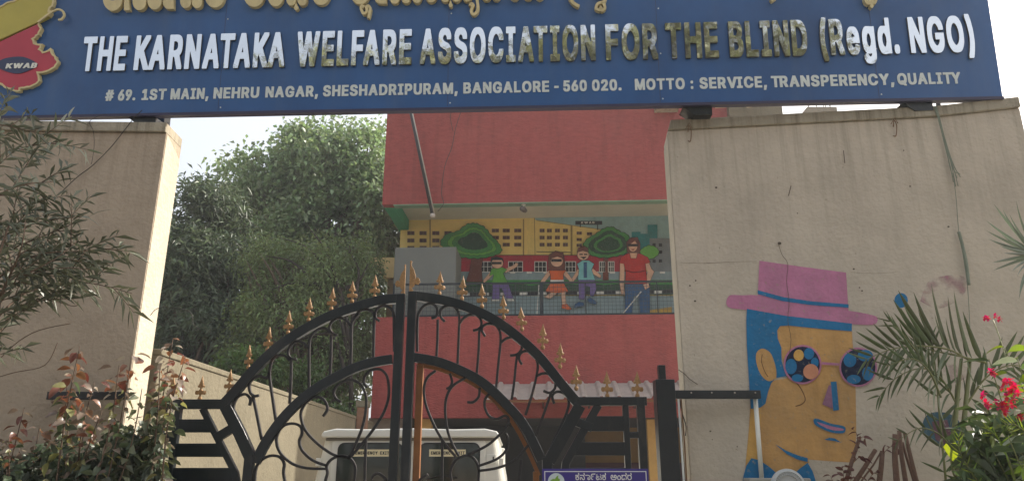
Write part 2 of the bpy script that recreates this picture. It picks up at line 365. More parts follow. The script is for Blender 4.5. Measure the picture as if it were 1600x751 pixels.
fr_paint(FR, face, 'painted_glasses_bridge', [(0, [(1284,565),(1311,567),(1311,570.5),(1284,569)])], [PK], -.016)
fr_paint(FR, face, 'painted_nose', [(0, [(1295,601),(1300,602),(1301,638),(1285,631)]), (1, [(1298,596),(1307,595.5),(1311,640),(1302,641)])], [PKD, PB], -.009)
fr_paint(FR, face, 'painted_mouth', [(0, smooth_pts([(1271,656),(1276,653),(1298,661),(1318,665),(1321,671),(1317,676),(1300,675),(1282,668),(1273,662),(1271,656)], 3)), (1, smooth_pts([(1276,658),(1298,665),(1317,669),(1316,672),(1300,671),(1283,664),(1276,658)], 3)), (0, [(1288,686),(1296,683),(1304,684),(1315,691),(1303,688),(1294,687)])], [PB, PK], -.009)
fr_paint(FR, face, 'painted_neck_crease', [(0, [(1211,693),(1228,703),(1245,710),(1262,715),(1262,721),(1246,717),(1230,709)])], [PB], -.009)
fr_paint(FR, t, 'painted_collar', [(0, [(1174,715),(1186,718),(1200,727),(1217,741),(1210,775),(1160,775),(1161,745),(1166,727)]), (0, [(1262,722),(1270,736),(1276,755),(1277,775),(1228,775),(1238,742),(1250,731)])], [PB], -.009)
fr_paint(FR, t, 'painted_dot', [(0, ell(1408, 469, 10.5, 11.5))], [PB], -.0015)
fr_paint(FR, t, 'painted_flower', [(0, smooth_pts([(1440,668),(1446,650),(1462,643),(1484,646),(1500,660),(1498,690),(1484,704),(1462,694),(1448,684),(1440,668)], 3)), (2, [(1456,658),(1480,655),(1486,676),(1476,694),(1462,686)])], [paint('slate_blue', 60, 92, 106), PKD, paint('dull_plum', 104, 74, 84)], -.0015)
# worn pink patch: edges fade, so it has its own noise mask over the plaster
mp_ = mat('worn_pink', srgb(176, 126, 140), rough=.85, var=.1, vs=8, spec=.2)
n = mp_.node_tree.nodes; l = mp_.node_tree.links; nz = n.new('ShaderNodeTexNoise'); nz.inputs['Scale'].default_value = 7; nz.inputs['Detail'].default_value = 10
tc = n.new('ShaderNodeTexCoord'); l.new(tc.outputs['Object'], nz.inputs['Vector']); mr = n.new('ShaderNodeMapRange'); mr.inputs[1].default_value = .46; mr.inputs[2].default_value = .66; mr.inputs[4].default_value = .6
l.new(nz.outputs[0], mr.inputs[0]); l.new(mr.outputs[0], n['Principled BSDF'].inputs['Alpha'])
fr_paint(FR, t, 'faded_pink_patch', [(0, smooth_pts([(1438,470),(1450,440),(1480,430),(1506,432),(1511,450),(1495,470),(1465,482),(1438,470)], 3)), (0, smooth_pts([(1452,588),(1470,572),(1500,570),(1520,580),(1490,598),(1452,588)], 3))], [mp_], -.0015)
# hairline cracks and grime lines
CR = mat('crack_dark', srgb(84, 74, 63), rough=.95)
def crack(pts, w): fr_paint(FR, t, 'crack', [(0, line_poly(pts, w))], [CR], -.0115)
crack([(1216,380),(1222,398),(1231,412),(1229,440),(1233,470),(1231,500),(1236,530),(1232,560)], .7)
crack([(1062,410),(1100,411),(1140,409)], .35); crack([(1100,411.5),(1145,409),(1182,408)], .3); crack([(1330,425),(1365,427),(1400,425)], .3)
crack([(1060,577),(1070,584),(1078,592),(1090,600)], 1.2); crack([(1318,235),(1320,255)], 1.2); crack([(1236,290),(1232,306)], 1.3)
for (a, b, r_) in ((1119,293,2.6),(1218,380,4),(1246,333,1.5),(1110,673,2),(1113,686,1.2),(1152,697,1.5),(1422,291,2),(1334,420,2.2),(1347,454,2),(1343,449,1.8),(1087,438,2),(1078,446,2),(1086,470,2.4),(1482,354,2.4),(1412,235,1.6)):
    fr_paint(FR, t, 'nail_hole', [(0, ell(a, b, r_*.75, r_*.6, n=9))], [CR], -.0115)
wr = lambda u, v, y=-.02: tuple(FR.M @ FR.hit(u, v, y))
for k, (u, v) in enumerate(((1077, 200), (1398, 192))):
    h = thing('rusty_hook', ('rusty wire hook' + (' near the gate end of the mural wall top' if k == 0 else ' on the wall below the word TRANSPERENCY')), 'hook')
    MB().tube(smooth_pts([wr(u-2,v+20,-.01), wr(u+2,v+20,-.02), wr(u+3,v+4,-.02), wr(u-1,v-4,-.02), wr(u-2,v+6,-.02)], 4), .004, 5).build('hook_wire', mat('rust', srgb(120, 92, 66), rough=.9), h, smooth=True)
    MB().tube([wr(u-6,v+2,-.02), wr(u,v-8,-.03), wr(u+5,v+1,-.02)], .003, 5).build('tie_wire', mat('rust', srgb(120, 92, 66)), h, smooth=True)
tw = thing('hanging_twine', 'grey-green strands of old twine hanging down the right end of the mural wall', 'twine')
M_tw = mat('old_twine', srgb(120, 128, 112), rough=.9, var=.2)
for k in range(9):
    o1 = rnd.uniform(-3, 3); o2 = rnd.uniform(-7, 9)
    MB().tube(smooth_pts([wr(1462+o1,166,-.03), wr(1468+o1,185,-.03), wr(1478+o1*.6+o2*.2,225,-.03), wr(1488+o2*.6,262,-.03), wr(1494+o2,rnd.uniform(270,292),-.03)], 4), .0028, 5).build('strand', M_tw, tw, smooth=True)
MB().tube(smooth_pts([wr(1488,262,-.03), wr(1494,310,-.02), wr(1498,360,-.02), wr(1505,400,-.03), wr(1512,450,-.03), wr(1516,520,-.02)], 4), .0025, 5).build('strand', M_tw, tw, smooth=True)
MB().tube(smooth_pts([wr(1498,362,-.03), wr(1503,380,-.03), wr(1510,412,-.035), wr(1514,445,-.03)], 4), .011, 6).build('knotted_strand', M_tw, tw, smooth=True)

# ---------------------------------------------------------------- signboard
sg = thing('signboard', 'long blue signboard with mirror steel capitals spanning the entrance', 'signboard', FS.M)
xl, _ = FS.p(-150, 170); xr, _ = FS.p(1567, 150)
SH = 1.62
MB().box(xl, xr, 0, .055, 0.02, SH).build('board', M_blue, sg, bevel=.006)
MB().prism([(xl-.004, .0), (xr+.004, .0), (xr+.004, .022), (xl-.004, .022)], -.006, .061).build('bottom_edge', M_bluetrim, sg)
for u in (236, 1097, 1440):
    h = FS.hit(u, 172, .07)
    MB().box(h.x-.05, h.x+.05, .20, .30, -.16, .5).build('support_post', M_black, sg)
    MB().prism([(h.x-.16, -.002), (h.x+.07, -.002), (h.x+.07, -.07), (h.x-.07, -.07)], .03, .199).build('gusset', M_black, sg)
hh = FS.hit(1482, 160, .07); MB().box(hh.x-.012, hh.x+.012, .2, .23, -.16, .3).build('support_post', M_wire, sg)
for u in (345, 700, 1030, 1370):
    x_ = FS.p(u, 120)[0]; MB().box(x_-.0015, x_+.0015, -.0012, .0, .03, SH-.01).build('sheet_seam', M_bluetrim, sg)
    for z_ in (.06, .45, .85): MB().lathe([(.006, 0), (.006, .002), (.002, .004)], n=8).build('screw', M_grey, sg).matrix_local = Matrix.Translation((x_+.02, -.0005, z_)) @ Matrix.Rotation(R(90), 4, 'X')
# glyphs ----------------------------------------------------
# plain grotesque letter outlines (x,y in 1/1000 em), one string per letter, loops split by |
GLYPHS = '''#410,534 294,534 288,532 284,528 284,508 280,504 280,484 276,480 276,460 272,456 272,436 268,432 264,392 258,390 221,392 224,396 224,416 228,420 228,440 232,444 232,464 236,472 236,524 232,532 226,534 114,534 104,524 100,476 96,472 96,452 92,448 92,428 88,424 88,404 84,392 78,390 14,390 8,384 4,372 4,352 0,344 0,296 10,290 66,290 68,284 64,276 64,256 60,252 60,232 56,228 56,216 50,214 -14,214 -24,204 -28,164 -32,160 -32,120 -26,114 40,112 36,104 36,84 32,80 32,60 28,56 28,36 24,28 24,-20 30,-26 146,-26 152,-24 156,-20 156,0 160,4 160,24 164,28 172,96 176,100 176,112 182,114 216,112 216,96 212,92 212,72 208,68 208,48 204,44 204,24 200,16 200,-16 204,-24 210,-26 326,-26 336,-16 336,4 340,8 340,28 344,32 344,52 348,56 348,76 352,80 352,104 356,112 362,114 426,114 432,120 436,160 440,168 440,208 430,214 374,214 372,220 376,228 380,276 384,288 390,290 454,290 460,296 464,308 464,328 468,332 468,380 464,388 400,392 404,400 404,420 408,424 408,444 412,448 412,472 416,480 416,528|242,290 244,272 240,264 236,216 194,214 192,220 196,224 196,244 200,248 204,288;;(269,562 145,562 141,562 133,554 103,496 99,476 91,464 75,416 75,404 67,384 67,368 63,364 63,348 59,344 59,324 55,320 55,300 51,292 51,244 47,236 47,180 51,172 51,128 55,120 55,100 59,96 63,60 67,56 67,44 71,40 71,28 79,4 87,-8 95,-36 107,-56 107,-64 135,-116 141,-122 265,-122 275,-116 275,-72 259,-44 259,-36 247,-16 247,-8 223,44 223,56 203,112 203,128 199,132 199,148 195,152 195,180 191,188 191,232 195,236 195,264 199,268 199,292 203,296 207,332 215,348 219,376 243,448 263,488 263,496 275,516 275,556;;)5,562 -1,556 -1,512 11,492 11,484 31,444 51,384 51,372 59,356 59,344 67,324 67,308 71,304 71,284 75,280 75,256 79,248 79,212 82,208 79,200 79,164 75,160 75,140 71,136 71,120 63,100 63,88 47,48 47,36 39,24 31,-4 -5,-76 -5,-116 5,-122 129,-122 143,-108 171,-52 171,-44 191,-4 191,8 203,36 203,48 211,68 211,84 215,88 215,104 219,108 219,132 223,140 223,272 219,280 219,308 215,316 215,340 207,360 207,376 203,380 195,424 179,472 155,520 155,528 137,558 129,562;;,2,-145 114,-145 124,-139 132,-115 132,-103 140,-87 140,-75 148,-59 152,-31 160,-15 160,-3 168,13 172,41 176,45 176,89 170,95 38,95 28,89 24,77 24,57 20,53 20,33 16,29 16,5 12,1 8,-43 4,-47 0,-95 -4,-99 -4,-139;;-376,168 376,256 370,266 82,266 72,260 72,172 78,162 366,162;;.180,76 160,100 142,110 54,110 38,106 12,80 12,64 8,56 8,24 12,4 18,-6 34,-22 58,-30 126,-30 134,-26 150,-26 166,-14 180,8;;0148,535 124,527 96,511 64,479 42,449 42,441 30,421 22,397 22,385 14,365 14,345 10,341 10,289 6,277 6,229 10,217 10,173 14,165 14,141 22,121 22,109 46,53 64,27 88,3 128,-21 140,-21 156,-29 184,-29 192,-33 260,-33 268,-29 296,-29 300,-25 312,-25 360,-1 388,27 406,53 422,85 430,109 430,121 438,141 438,161 442,169 442,213 446,225 446,285 442,293 442,337 438,345 438,369 426,401 426,413 410,441 410,449 392,475 358,509 328,527 280,539 172,539 164,535|224,427 236,423 250,413 274,385 290,349 290,337 298,317 298,293 302,285 302,221 298,217 298,193 294,189 294,177 290,173 290,161 282,137 256,99 228,83 220,83 212,91 200,95 182,117 162,161 162,173 154,193 154,217 150,225 150,285 154,289 154,317 158,321 158,333 166,357 188,399 204,415;;1426,-24 430,-16 430,68 426,76 314,80 314,528 304,534 164,534 46,448 46,344 52,334 124,334 164,366 170,364 170,80 164,78 40,78 34,68 34,-20 44,-26 420,-26;;228,-26 420,-26 430,-20 430,72 424,82 240,82 235,84 288,138 292,146 340,194 344,202 364,222 394,264 414,304 414,316 418,320 418,344 422,352 422,392 418,400 418,424 414,428 414,440 392,478 362,508 348,518 332,526 308,534 296,534 292,538 160,538 156,534 140,534 116,522 108,522 82,504 60,482 46,464 34,440 34,428 26,412 26,348 32,338 160,338 166,344 170,356 170,372 182,400 200,418 212,426 224,429 236,426 248,418 268,398 278,376 278,368 274,352 262,328 240,298 152,206 148,198 96,146 92,138 40,86 38,80 22,64 22,-16;;5400,531 64,531 54,525 54,497 50,493 50,465 46,457 46,429 42,421 42,393 38,389 38,357 34,353 34,321 30,317 30,285 26,277 26,233 32,227 60,227 68,223 164,223 168,223 180,235 188,235 208,247 220,247 244,235 264,215 278,193 286,165 282,141 262,105 240,87 224,79 208,83 194,93 176,111 166,129 162,149 156,155 28,155 22,153 18,149 18,113 22,105 22,81 30,69 30,61 38,45 52,27 70,9 100,-13 116,-17 128,-25 144,-25 148,-29 176,-29 184,-33 256,-33 264,-29 292,-29 296,-25 308,-25 332,-17 364,3 392,31 410,57 422,81 426,113 430,117 430,209 426,229 422,233 422,245 398,289 384,307 374,313 358,329 328,347 316,347 300,355 272,355 264,359 192,359 184,356 182,361 186,377 186,405 190,409 192,427 400,427 406,437 406,521;;6352,531 220,531 214,529 202,517 154,441 142,429 70,321 62,301 54,293 46,277 46,269 38,257 30,233 30,221 26,217 26,193 22,185 22,141 26,133 26,101 30,97 30,85 46,49 56,35 92,-1 128,-21 152,-25 156,-29 184,-29 192,-33 260,-33 268,-29 296,-29 300,-25 312,-25 336,-13 344,-13 358,-3 398,37 418,73 422,97 426,101 426,125 430,129 430,181 426,189 426,217 422,221 422,233 414,245 410,261 400,275 368,307 352,319 308,335 280,335 276,339 259,341 270,353 302,405 314,417 338,457 358,481 358,525|228,235 244,227 266,205 278,185 286,157 278,129 262,101 244,87 224,79 208,87 190,101 170,137 166,161 174,189 190,213 208,227;;996,-26 228,-26 234,-24 250,-8 290,56 302,68 342,132 362,156 410,240 426,288 426,316 430,324 430,372 426,380 426,408 422,412 422,424 414,436 410,452 392,478 364,506 332,526 288,538 164,538 144,534 120,526 90,508 58,476 46,460 34,436 30,412 26,408 26,380 22,376 22,332 26,324 26,292 30,288 34,264 42,248 52,234 92,194 124,178 190,168 190,164 158,116 146,104 90,20 90,-20|228,429 244,422 266,400 278,380 286,352 282,332 262,296 240,278 224,274 212,278 196,294 192,294 178,312 166,352 174,380 188,402 208,422;;:180,284 180,348 170,366 150,382 134,386 50,386 36,380 18,362 12,352 8,332 8,300 12,280 26,262 42,250 58,246 138,246 160,256 172,268|180,76 160,100 142,110 54,110 38,106 12,80 12,64 8,56 8,24 12,4 18,-6 34,-22 58,-30 126,-30 134,-26 150,-26 166,-14 180,8;;A-24,-22 -16,-26 120,-26 126,-20 130,0 138,12 170,112 180,118 304,118 310,108 314,88 322,76 350,-12 360,-26 492,-26 502,-20 502,24 494,48 486,60 478,92 470,104 450,168 430,212 422,244 414,256 406,288 398,300 378,364 358,408 350,440 342,452 322,516 308,534 172,534 168,534 158,524 142,472 134,460 126,428 118,416 110,384 102,372 94,340 86,328 78,296 70,284 62,252 54,240 46,208 38,196 30,164 22,152 14,120 6,108 -2,76 -10,64 -18,32 -26,20|240,301 254,256 266,232 266,224 260,222 212,222 210,228 218,240 234,296;;B24,534 18,524 18,-20 28,-26 284,-26 292,-22 328,-22 336,-18 352,-18 376,-6 384,-6 392,2 404,6 428,30 442,48 454,80 458,100 458,164 454,172 454,196 434,236 406,264 399,268 430,304 434,316 434,336 438,344 438,404 434,412 434,432 414,472 386,500 368,514 352,518 340,526 324,526 320,530 288,530 280,534|166,312 166,420 168,426 228,426 248,422 266,412 290,384 293,368 282,344 266,328 252,318 224,310 172,310|166,204 172,206 236,206 240,202 252,202 276,190 290,180 302,164 310,148 310,124 292,102 260,86 240,82 168,82 166,88;;C408,515 356,535 336,535 328,539 208,539 200,535 180,535 164,527 152,527 112,507 94,493 52,451 46,437 38,429 18,389 10,365 6,329 2,325 2,285 -2,273 -2,233 2,221 2,181 6,177 6,161 10,157 10,141 34,85 64,43 108,3 156,-21 168,-21 188,-29 224,-29 232,-33 308,-33 316,-29 348,-29 352,-25 376,-21 396,-9 404,-9 436,11 472,47 490,73 502,97 510,121 510,133 514,137 514,177 508,183 372,183 366,177 362,157 350,133 322,105 308,99 300,91 292,91 280,83 252,83 208,107 182,133 158,177 150,201 150,217 146,221 146,285 150,289 150,305 166,349 174,357 180,371 210,401 248,423 276,427 288,419 304,415 328,399 342,385 358,361 366,329 372,323 504,323 512,327 514,369 494,429 464,471 454,477 432,499;;D22,-24 28,-26 256,-26 268,-22 308,-22 312,-18 352,-10 372,2 388,6 418,28 450,60 478,108 494,156 494,176 498,184 498,212 502,220 502,288 498,296 498,332 494,336 490,372 454,444 414,484 396,498 344,522 328,522 308,530 272,530 260,534 28,534 18,528 18,-16|168,82 166,88 166,424 172,426 224,426 228,422 240,422 264,414 288,402 306,388 326,364 342,336 350,312 354,280 358,276 358,236 354,232 350,196 342,184 342,176 326,144 298,116 280,102 272,102 252,90 220,86 212,82;;E24,-26 404,-26 414,-20 414,72 408,82 172,82 168,82 166,88 166,200 168,206 384,206 390,208 394,216 394,300 388,310 168,310 166,316 166,424 172,426 404,426 410,436 410,524 404,534 28,534 18,528 18,-16;;F24,-26 156,-26 166,-20 166,192 168,198 376,198 386,204 386,292 380,302 168,302 166,308 166,420 168,426 172,426 404,426 410,436 410,524 404,534 28,534 18,528 18,-16;;G116,511 78,481 42,437 18,389 10,365 10,353 6,349 6,333 2,329 2,285 -2,273 -2,233 2,221 2,177 6,173 14,129 38,77 56,51 90,17 108,3 144,-17 184,-25 188,-29 224,-29 236,-33 304,-33 312,-29 348,-29 352,-25 380,-21 400,-9 416,-5 442,13 472,43 486,61 506,101 506,113 514,133 514,157 518,165 518,269 516,275 508,279 248,279 242,269 242,185 246,177 252,175 364,175 369,173 358,145 342,121 330,109 304,91 268,80 252,83 220,99 202,113 184,131 174,145 158,177 150,201 150,217 146,225 146,285 150,289 150,305 162,341 178,369 192,383 196,391 216,407 260,427 272,427 284,423 322,401 340,383 350,369 366,337 366,329 372,323 508,323 514,329 514,373 510,377 510,389 502,413 494,429 468,467 458,473 432,499 380,527 356,531 352,535 332,535 324,539 204,539 200,535 180,535 176,531 164,531;;H22,-24 28,-26 156,-26 166,-20 166,200 166,204 172,206 348,206 350,200 350,-20 360,-26 488,-26 496,-22 498,-16 498,524 494,532 488,534 360,534 350,528 350,320 350,316 344,314 168,314 166,320 166,528 156,534 28,534 20,530 18,524 18,-16;;I-5,534 -11,524 -11,432 -1,426 71,426 77,424 77,88 75,82 -1,82 -9,78 -11,72 -11,-20 -1,-26 303,-26 309,-16 309,76 299,82 227,82 221,84 221,420 223,426 299,426 307,430 309,436 309,528 299,534;;K486,-24 490,-16 490,20 478,32 470,48 458,60 450,76 438,88 430,104 418,116 410,132 398,144 390,160 378,172 370,188 358,200 350,216 338,228 330,244 299,284 312,302 364,354 368,362 474,472 486,488 484,530 476,534 328,534 168,359 166,364 166,524 164,530 156,534 28,534 22,532 18,524 18,-16 20,-22 28,-26 156,-26 164,-22 166,-16 166,148 192,173 202,164 210,148 222,136 230,120 242,108 250,92 262,80 270,64 282,52 318,-4 336,-26 480,-26;;L24,534 18,524 18,-20 28,-26 396,-26 402,-16 402,72 396,82 172,82 166,84 166,528 156,534;;M602,532 596,534 444,534 436,530 316,218 310,220 310,228 294,260 290,280 266,332 262,352 254,364 254,372 238,404 234,424 218,456 214,476 206,488 206,496 192,526 184,534 180,534 28,534 22,532 18,524 18,-16 20,-22 28,-26 152,-26 162,-20 162,172 164,185 166,176 174,164 174,156 182,144 182,136 190,124 190,116 198,104 198,96 206,84 210,64 218,52 218,44 226,32 234,4 242,-8 242,-16 252,-26 372,-26 378,-24 390,-4 394,16 402,28 402,36 426,88 430,108 438,120 438,128 460,177 462,168 462,-20 472,-26 596,-26 602,-24 606,-16 606,524;;N22,532 18,524 18,-16 20,-22 28,-26 156,-26 166,-20 166,252 168,257 190,228 194,216 218,184 222,172 246,140 250,128 282,84 286,72 310,40 314,28 338,-4 342,-16 350,-24 356,-26 492,-26 498,-24 502,-16 502,524 500,530 492,534 368,534 358,528 358,252 356,247 342,264 338,276 314,308 310,320 286,352 282,364 258,396 254,408 230,440 226,452 202,484 198,496 174,532 168,534 28,534;;O416,511 400,515 380,527 368,527 352,535 332,535 328,539 208,539 200,535 180,535 164,527 152,527 112,507 94,493 50,449 18,389 10,365 6,329 2,325 2,285 -2,273 -2,233 2,221 2,181 6,177 6,161 10,157 10,141 34,85 64,43 108,3 156,-21 168,-21 188,-29 224,-29 232,-33 300,-33 308,-29 344,-29 348,-25 388,-17 420,-1 434,13 442,17 480,55 486,69 502,89 506,105 514,117 522,141 522,153 526,157 526,173 530,181 530,221 534,229 534,277 530,289 530,325 526,333 526,349 522,353 522,369 514,381 510,401 482,449 460,471 454,481|268,427 288,423 316,407 334,393 354,369 378,321 382,309 382,293 386,289 386,269 390,261 390,241 386,237 386,217 382,213 382,201 370,165 362,157 354,137 326,109 312,99 300,95 292,87 268,80 252,83 220,99 206,109 188,127 170,153 158,177 146,225 146,285 150,289 150,305 166,349 200,395 216,407 248,423;;P24,-26 156,-26 166,-20 166,156 168,162 304,162 312,166 328,166 352,174 392,198 412,218 430,244 446,288 446,316 450,320 450,372 446,380 446,404 442,408 438,432 418,468 390,496 364,514 356,514 332,526 316,526 308,530 280,530 272,534 28,534 18,528 18,-16|168,266 166,272 166,424 172,426 232,426 264,414 290,388 294,372 302,360 302,336 290,308 280,294 260,278 236,270 220,270 216,266;;Q500,-74 506,-68 506,-24 470,20 462,36 486,64 498,88 506,96 510,116 522,140 522,156 526,160 530,180 530,216 534,228 534,280 530,292 530,332 522,352 522,368 510,392 510,400 486,444 452,482 442,488 424,506 384,526 372,526 340,538 196,538 192,534 176,534 140,522 116,510 98,496 56,454 42,436 26,408 26,400 10,368 10,348 6,344 6,328 2,324 2,284 -2,272 2,184 6,180 6,164 10,160 10,140 18,128 26,100 42,72 84,22 116,-2 160,-22 192,-26 200,-30 332,-30 352,-58 368,-74|272,426 288,422 312,410 330,396 358,364 374,332 382,308 386,268 390,264 390,244 386,240 386,216 382,212 382,200 374,176 364,163 348,182 216,182 210,180 206,172 206,136 241,92 236,90 220,98 196,118 170,152 158,176 150,200 150,220 146,224 146,284 150,288 150,308 162,332 162,340 192,386 220,410 260,426;;R24,534 18,524 18,-20 28,-26 156,-26 164,-22 166,-16 166,172 204,174 210,172 214,160 222,152 246,100 254,92 274,48 282,40 302,-4 320,-26 460,-26 466,-20 466,24 374,192 378,200 394,208 418,232 434,256 446,292 446,320 450,328 450,376 446,384 446,412 442,416 442,428 418,472 394,496 368,514 360,514 336,526 320,526 316,530 280,530 272,534|168,278 166,284 166,424 172,426 232,426 248,418 260,418 274,408 290,392 302,360 302,340 294,320 284,306 268,294 240,282 216,282 208,278;;S66,-3 98,-19 122,-27 138,-27 142,-31 178,-31 186,-35 262,-35 270,-31 306,-31 310,-27 326,-27 338,-23 386,1 422,37 428,51 436,59 444,79 444,95 448,99 448,171 440,207 432,223 418,241 378,273 346,289 298,305 254,313 218,325 186,341 170,353 160,367 160,383 168,399 180,411 194,417 202,425 230,429 246,425 254,417 266,413 282,397 288,387 292,367 302,353 434,353 440,363 440,415 432,443 414,473 388,499 362,517 326,533 310,533 302,537 274,537 266,541 186,541 178,537 146,537 142,533 130,533 106,525 90,517 64,499 38,473 28,459 12,419 12,339 16,331 16,315 24,303 24,295 38,277 74,245 114,225 262,181 288,163 300,143 300,131 292,115 272,95 246,81 222,77 202,81 176,95 152,123 144,155 138,161 2,161 -4,155 -4,119 0,111 0,91 8,67 20,43 36,27 38,21;;T292,-26 298,-16 298,424 304,426 452,426 458,436 458,528 448,534 -4,534 -10,524 -10,436 -4,426 148,426 154,424 154,-20 164,-26;;U22,532 18,524 18,156 22,148 22,116 26,112 26,100 54,44 90,8 116,-10 124,-10 144,-22 156,-22 176,-30 212,-30 220,-34 296,-34 304,-30 340,-30 344,-26 360,-26 384,-14 392,-14 424,6 460,42 474,60 482,76 490,100 490,112 494,116 494,144 498,152 498,528 488,534 364,534 354,528 354,200 350,192 350,164 338,140 338,132 318,108 300,94 276,82 256,78 224,90 198,108 182,128 166,164 166,192 162,200 162,528 152,534 28,534;;V-24,530 -26,488 -6,444 2,412 22,368 30,336 38,324 42,304 62,260 70,228 90,184 98,152 106,140 110,120 130,76 138,44 146,32 162,-20 172,-26 312,-26 322,-12 326,8 334,20 342,52 350,64 374,140 382,152 390,184 398,196 406,228 414,240 422,272 430,284 438,316 446,328 454,360 462,372 486,448 494,460 502,484 502,528 492,534 364,534 356,530 350,520 330,452 322,440 294,348 286,336 258,244 250,232 246,212 240,203 234,224 226,236 214,280 206,292 194,336 186,348 170,404 162,416 150,460 142,472 130,516 124,526 116,534 112,534 -16,534;;W-26,528 -26,488 -18,472 -14,444 -6,428 -2,400 10,368 10,356 18,340 22,312 30,296 34,268 42,252 46,224 54,208 58,180 66,164 66,152 78,120 82,92 90,76 94,48 102,32 106,4 118,-24 124,-26 260,-26 268,-22 278,4 282,32 290,48 294,76 302,92 306,120 314,136 314,148 326,180 326,192 338,224 338,236 344,241 346,228 354,212 362,168 370,152 374,124 382,108 390,64 398,48 402,20 410,4 410,-8 416,-22 424,-26 560,-26 568,-22 578,4 578,16 586,32 590,60 598,76 598,88 610,120 610,132 622,164 622,176 630,192 630,204 642,236 646,264 654,280 658,308 674,352 674,364 686,396 690,424 698,440 702,468 710,484 710,524 706,532 700,534 572,534 562,528 554,488 550,484 550,472 546,468 546,456 538,440 538,428 534,424 534,412 530,408 530,396 522,376 522,364 518,360 518,348 514,344 514,332 510,328 510,316 506,312 506,300 502,296 502,284 498,280 498,268 492,255 486,268 474,328 466,344 466,356 462,360 450,420 442,436 430,496 422,512 422,524 412,534 276,534 268,530 262,520 258,492 250,476 238,416 230,400 230,388 226,384 214,324 206,308 206,296 198,276 198,264 192,259 190,272 182,288 182,300 178,304 178,316 174,320 162,380 154,396 154,408 150,412 150,424 146,428 134,488 126,504 126,516 120,530 112,534 -16,534;;X-20,-24 -14,-26 126,-26 144,-4 180,52 192,64 228,120 238,129 264,88 276,76 292,48 304,36 320,8 346,-26 486,-26 494,-22 496,20 456,80 444,92 412,144 400,156 360,220 348,232 332,260 332,268 356,304 368,316 392,356 404,368 428,408 440,420 464,460 484,484 484,524 480,532 474,534 338,534 238,391 232,396 184,472 172,484 148,524 138,534 -2,534 -10,530 -12,488 12,452 24,440 56,388 68,376 100,324 112,312 136,272 147,260 136,248 120,220 108,208 92,180 80,168 64,140 52,128 44,112 32,100 16,72 4,60 -12,32 -24,20 -24,-16;;Y168,-26 296,-26 306,-20 306,188 322,208 326,220 362,272 378,304 394,324 398,336 454,420 470,452 486,472 494,492 494,528 488,534 348,534 334,520 330,508 314,488 298,456 282,436 254,384 236,359 230,364 226,376 210,396 194,428 178,448 150,500 134,524 124,534 -16,534 -26,528 -26,488 30,404 34,392 50,372 66,340 82,320 86,308 102,288 106,276 122,256 126,244 142,224 162,188 162,-16;;d406,534 278,534 272,524 272,408 270,402 258,406 130,406 110,402 90,394 66,378 28,340 8,300 0,276 0,260 -4,256 -4,220 -8,208 -8,168 -4,156 -4,120 0,116 0,100 8,76 24,44 44,20 68,-4 82,-14 122,-30 150,-30 158,-34 230,-34 238,-30 266,-30 274,-26 402,-26 412,-20 412,524|202,78 184,88 160,112 148,136 140,160 140,180 136,184 136,192 140,200 144,232 152,252 162,266 184,288 206,298 232,284 244,272 248,260 256,252 268,216 268,192 271,188 268,184 268,160 260,136 244,104 230,90 218,86 210,78;;e82,386 64,372 36,344 24,328 8,296 0,256 -4,252 -4,220 -8,208 -8,168 -4,160 -4,124 0,120 0,104 8,80 24,48 34,34 70,-2 106,-22 118,-22 138,-30 170,-30 178,-34 250,-34 258,-30 290,-30 294,-26 318,-22 334,-14 364,8 378,22 392,40 400,56 404,72 404,104 404,108 396,116 346,126 342,130 270,130 252,100 240,88 210,74 198,82 190,82 162,106 144,136 144,144 150,146 402,146 408,148 412,156 412,228 408,236 408,264 404,268 404,284 400,296 380,336 364,352 362,358 330,386 314,390 302,398 278,402 274,406 134,406 130,402 106,398|149,248 160,268 180,288 202,298 210,298 228,288 244,272 256,252 256,248 250,246 154,246;;g406,403 270,403 258,407 130,407 126,403 102,399 78,387 46,359 20,325 8,301 0,277 0,261 -4,253 -4,221 -8,213 -8,169 -4,161 -4,129 0,121 0,105 16,65 34,39 60,13 74,3 106,-13 119,-15 62,-17 54,-25 22,-41 12,-51 12,-95 22,-109 50,-137 70,-153 86,-161 110,-169 122,-169 126,-173 158,-173 170,-177 242,-177 254,-173 286,-173 290,-169 318,-165 362,-141 382,-121 400,-95 404,-87 408,-55 412,-47 412,393|202,299 230,287 244,273 260,245 272,197 268,161 248,117 230,99 206,88 182,99 160,121 148,141 136,189 140,217 148,241 160,265 184,289|137,-19 146,-17 158,-21 230,-21 238,-17 258,-17 264,-19 264,-23 260,-35 238,-57 206,-69 174,-57'''
GLY = {t_[0]: [[tuple(map(int, q.split(','))) for q in lp.split()] for lp in t_[1:].split('|')] for t_ in GLYPHS.split(';;')}
GC = {}
def glyph(ch, off=.035):
    k = (ch, off)
    if k in GC: return GC[k]
    if ch in GLY:
        c = bpy.data.curves.new('g', 'CURVE'); c.dimensions = '2D'; c.fill_mode = 'BOTH'; c.extrude = .5; c.offset = off
        for pts in GLY[ch]:
            sp = c.splines.new('POLY'); sp.points.add(len(pts)-1); sp.use_cyclic_u = True
            for q, (x, y) in zip(sp.points, pts): q.co = (x/1000, y/1000, 0, 1)
    else:
        c = bpy.data.curves.new('g', 'FONT'); c.body = ch; c.size = 1; c.extrude = .5; c.offset = off; c.resolution_u = 3
    o = bpy.data.objects.new('g', c); C.objects.link(o); bpy.context.view_layer.update()
    me = bpy.data.meshes.new_from_object(o.evaluated_get(bpy.context.evaluated_depsgraph_get()))
    V = np.array([v.co[:] for v in me.vertices]) if len(me.vertices) else np.zeros((0, 3)); F = [tuple(p.vertices) for p in me.polygons]
    bpy.data.objects.remove(o); bpy.data.curves.remove(c); bpy.data.meshes.remove(me)
    GC[k] = (V, F); return GC[k]
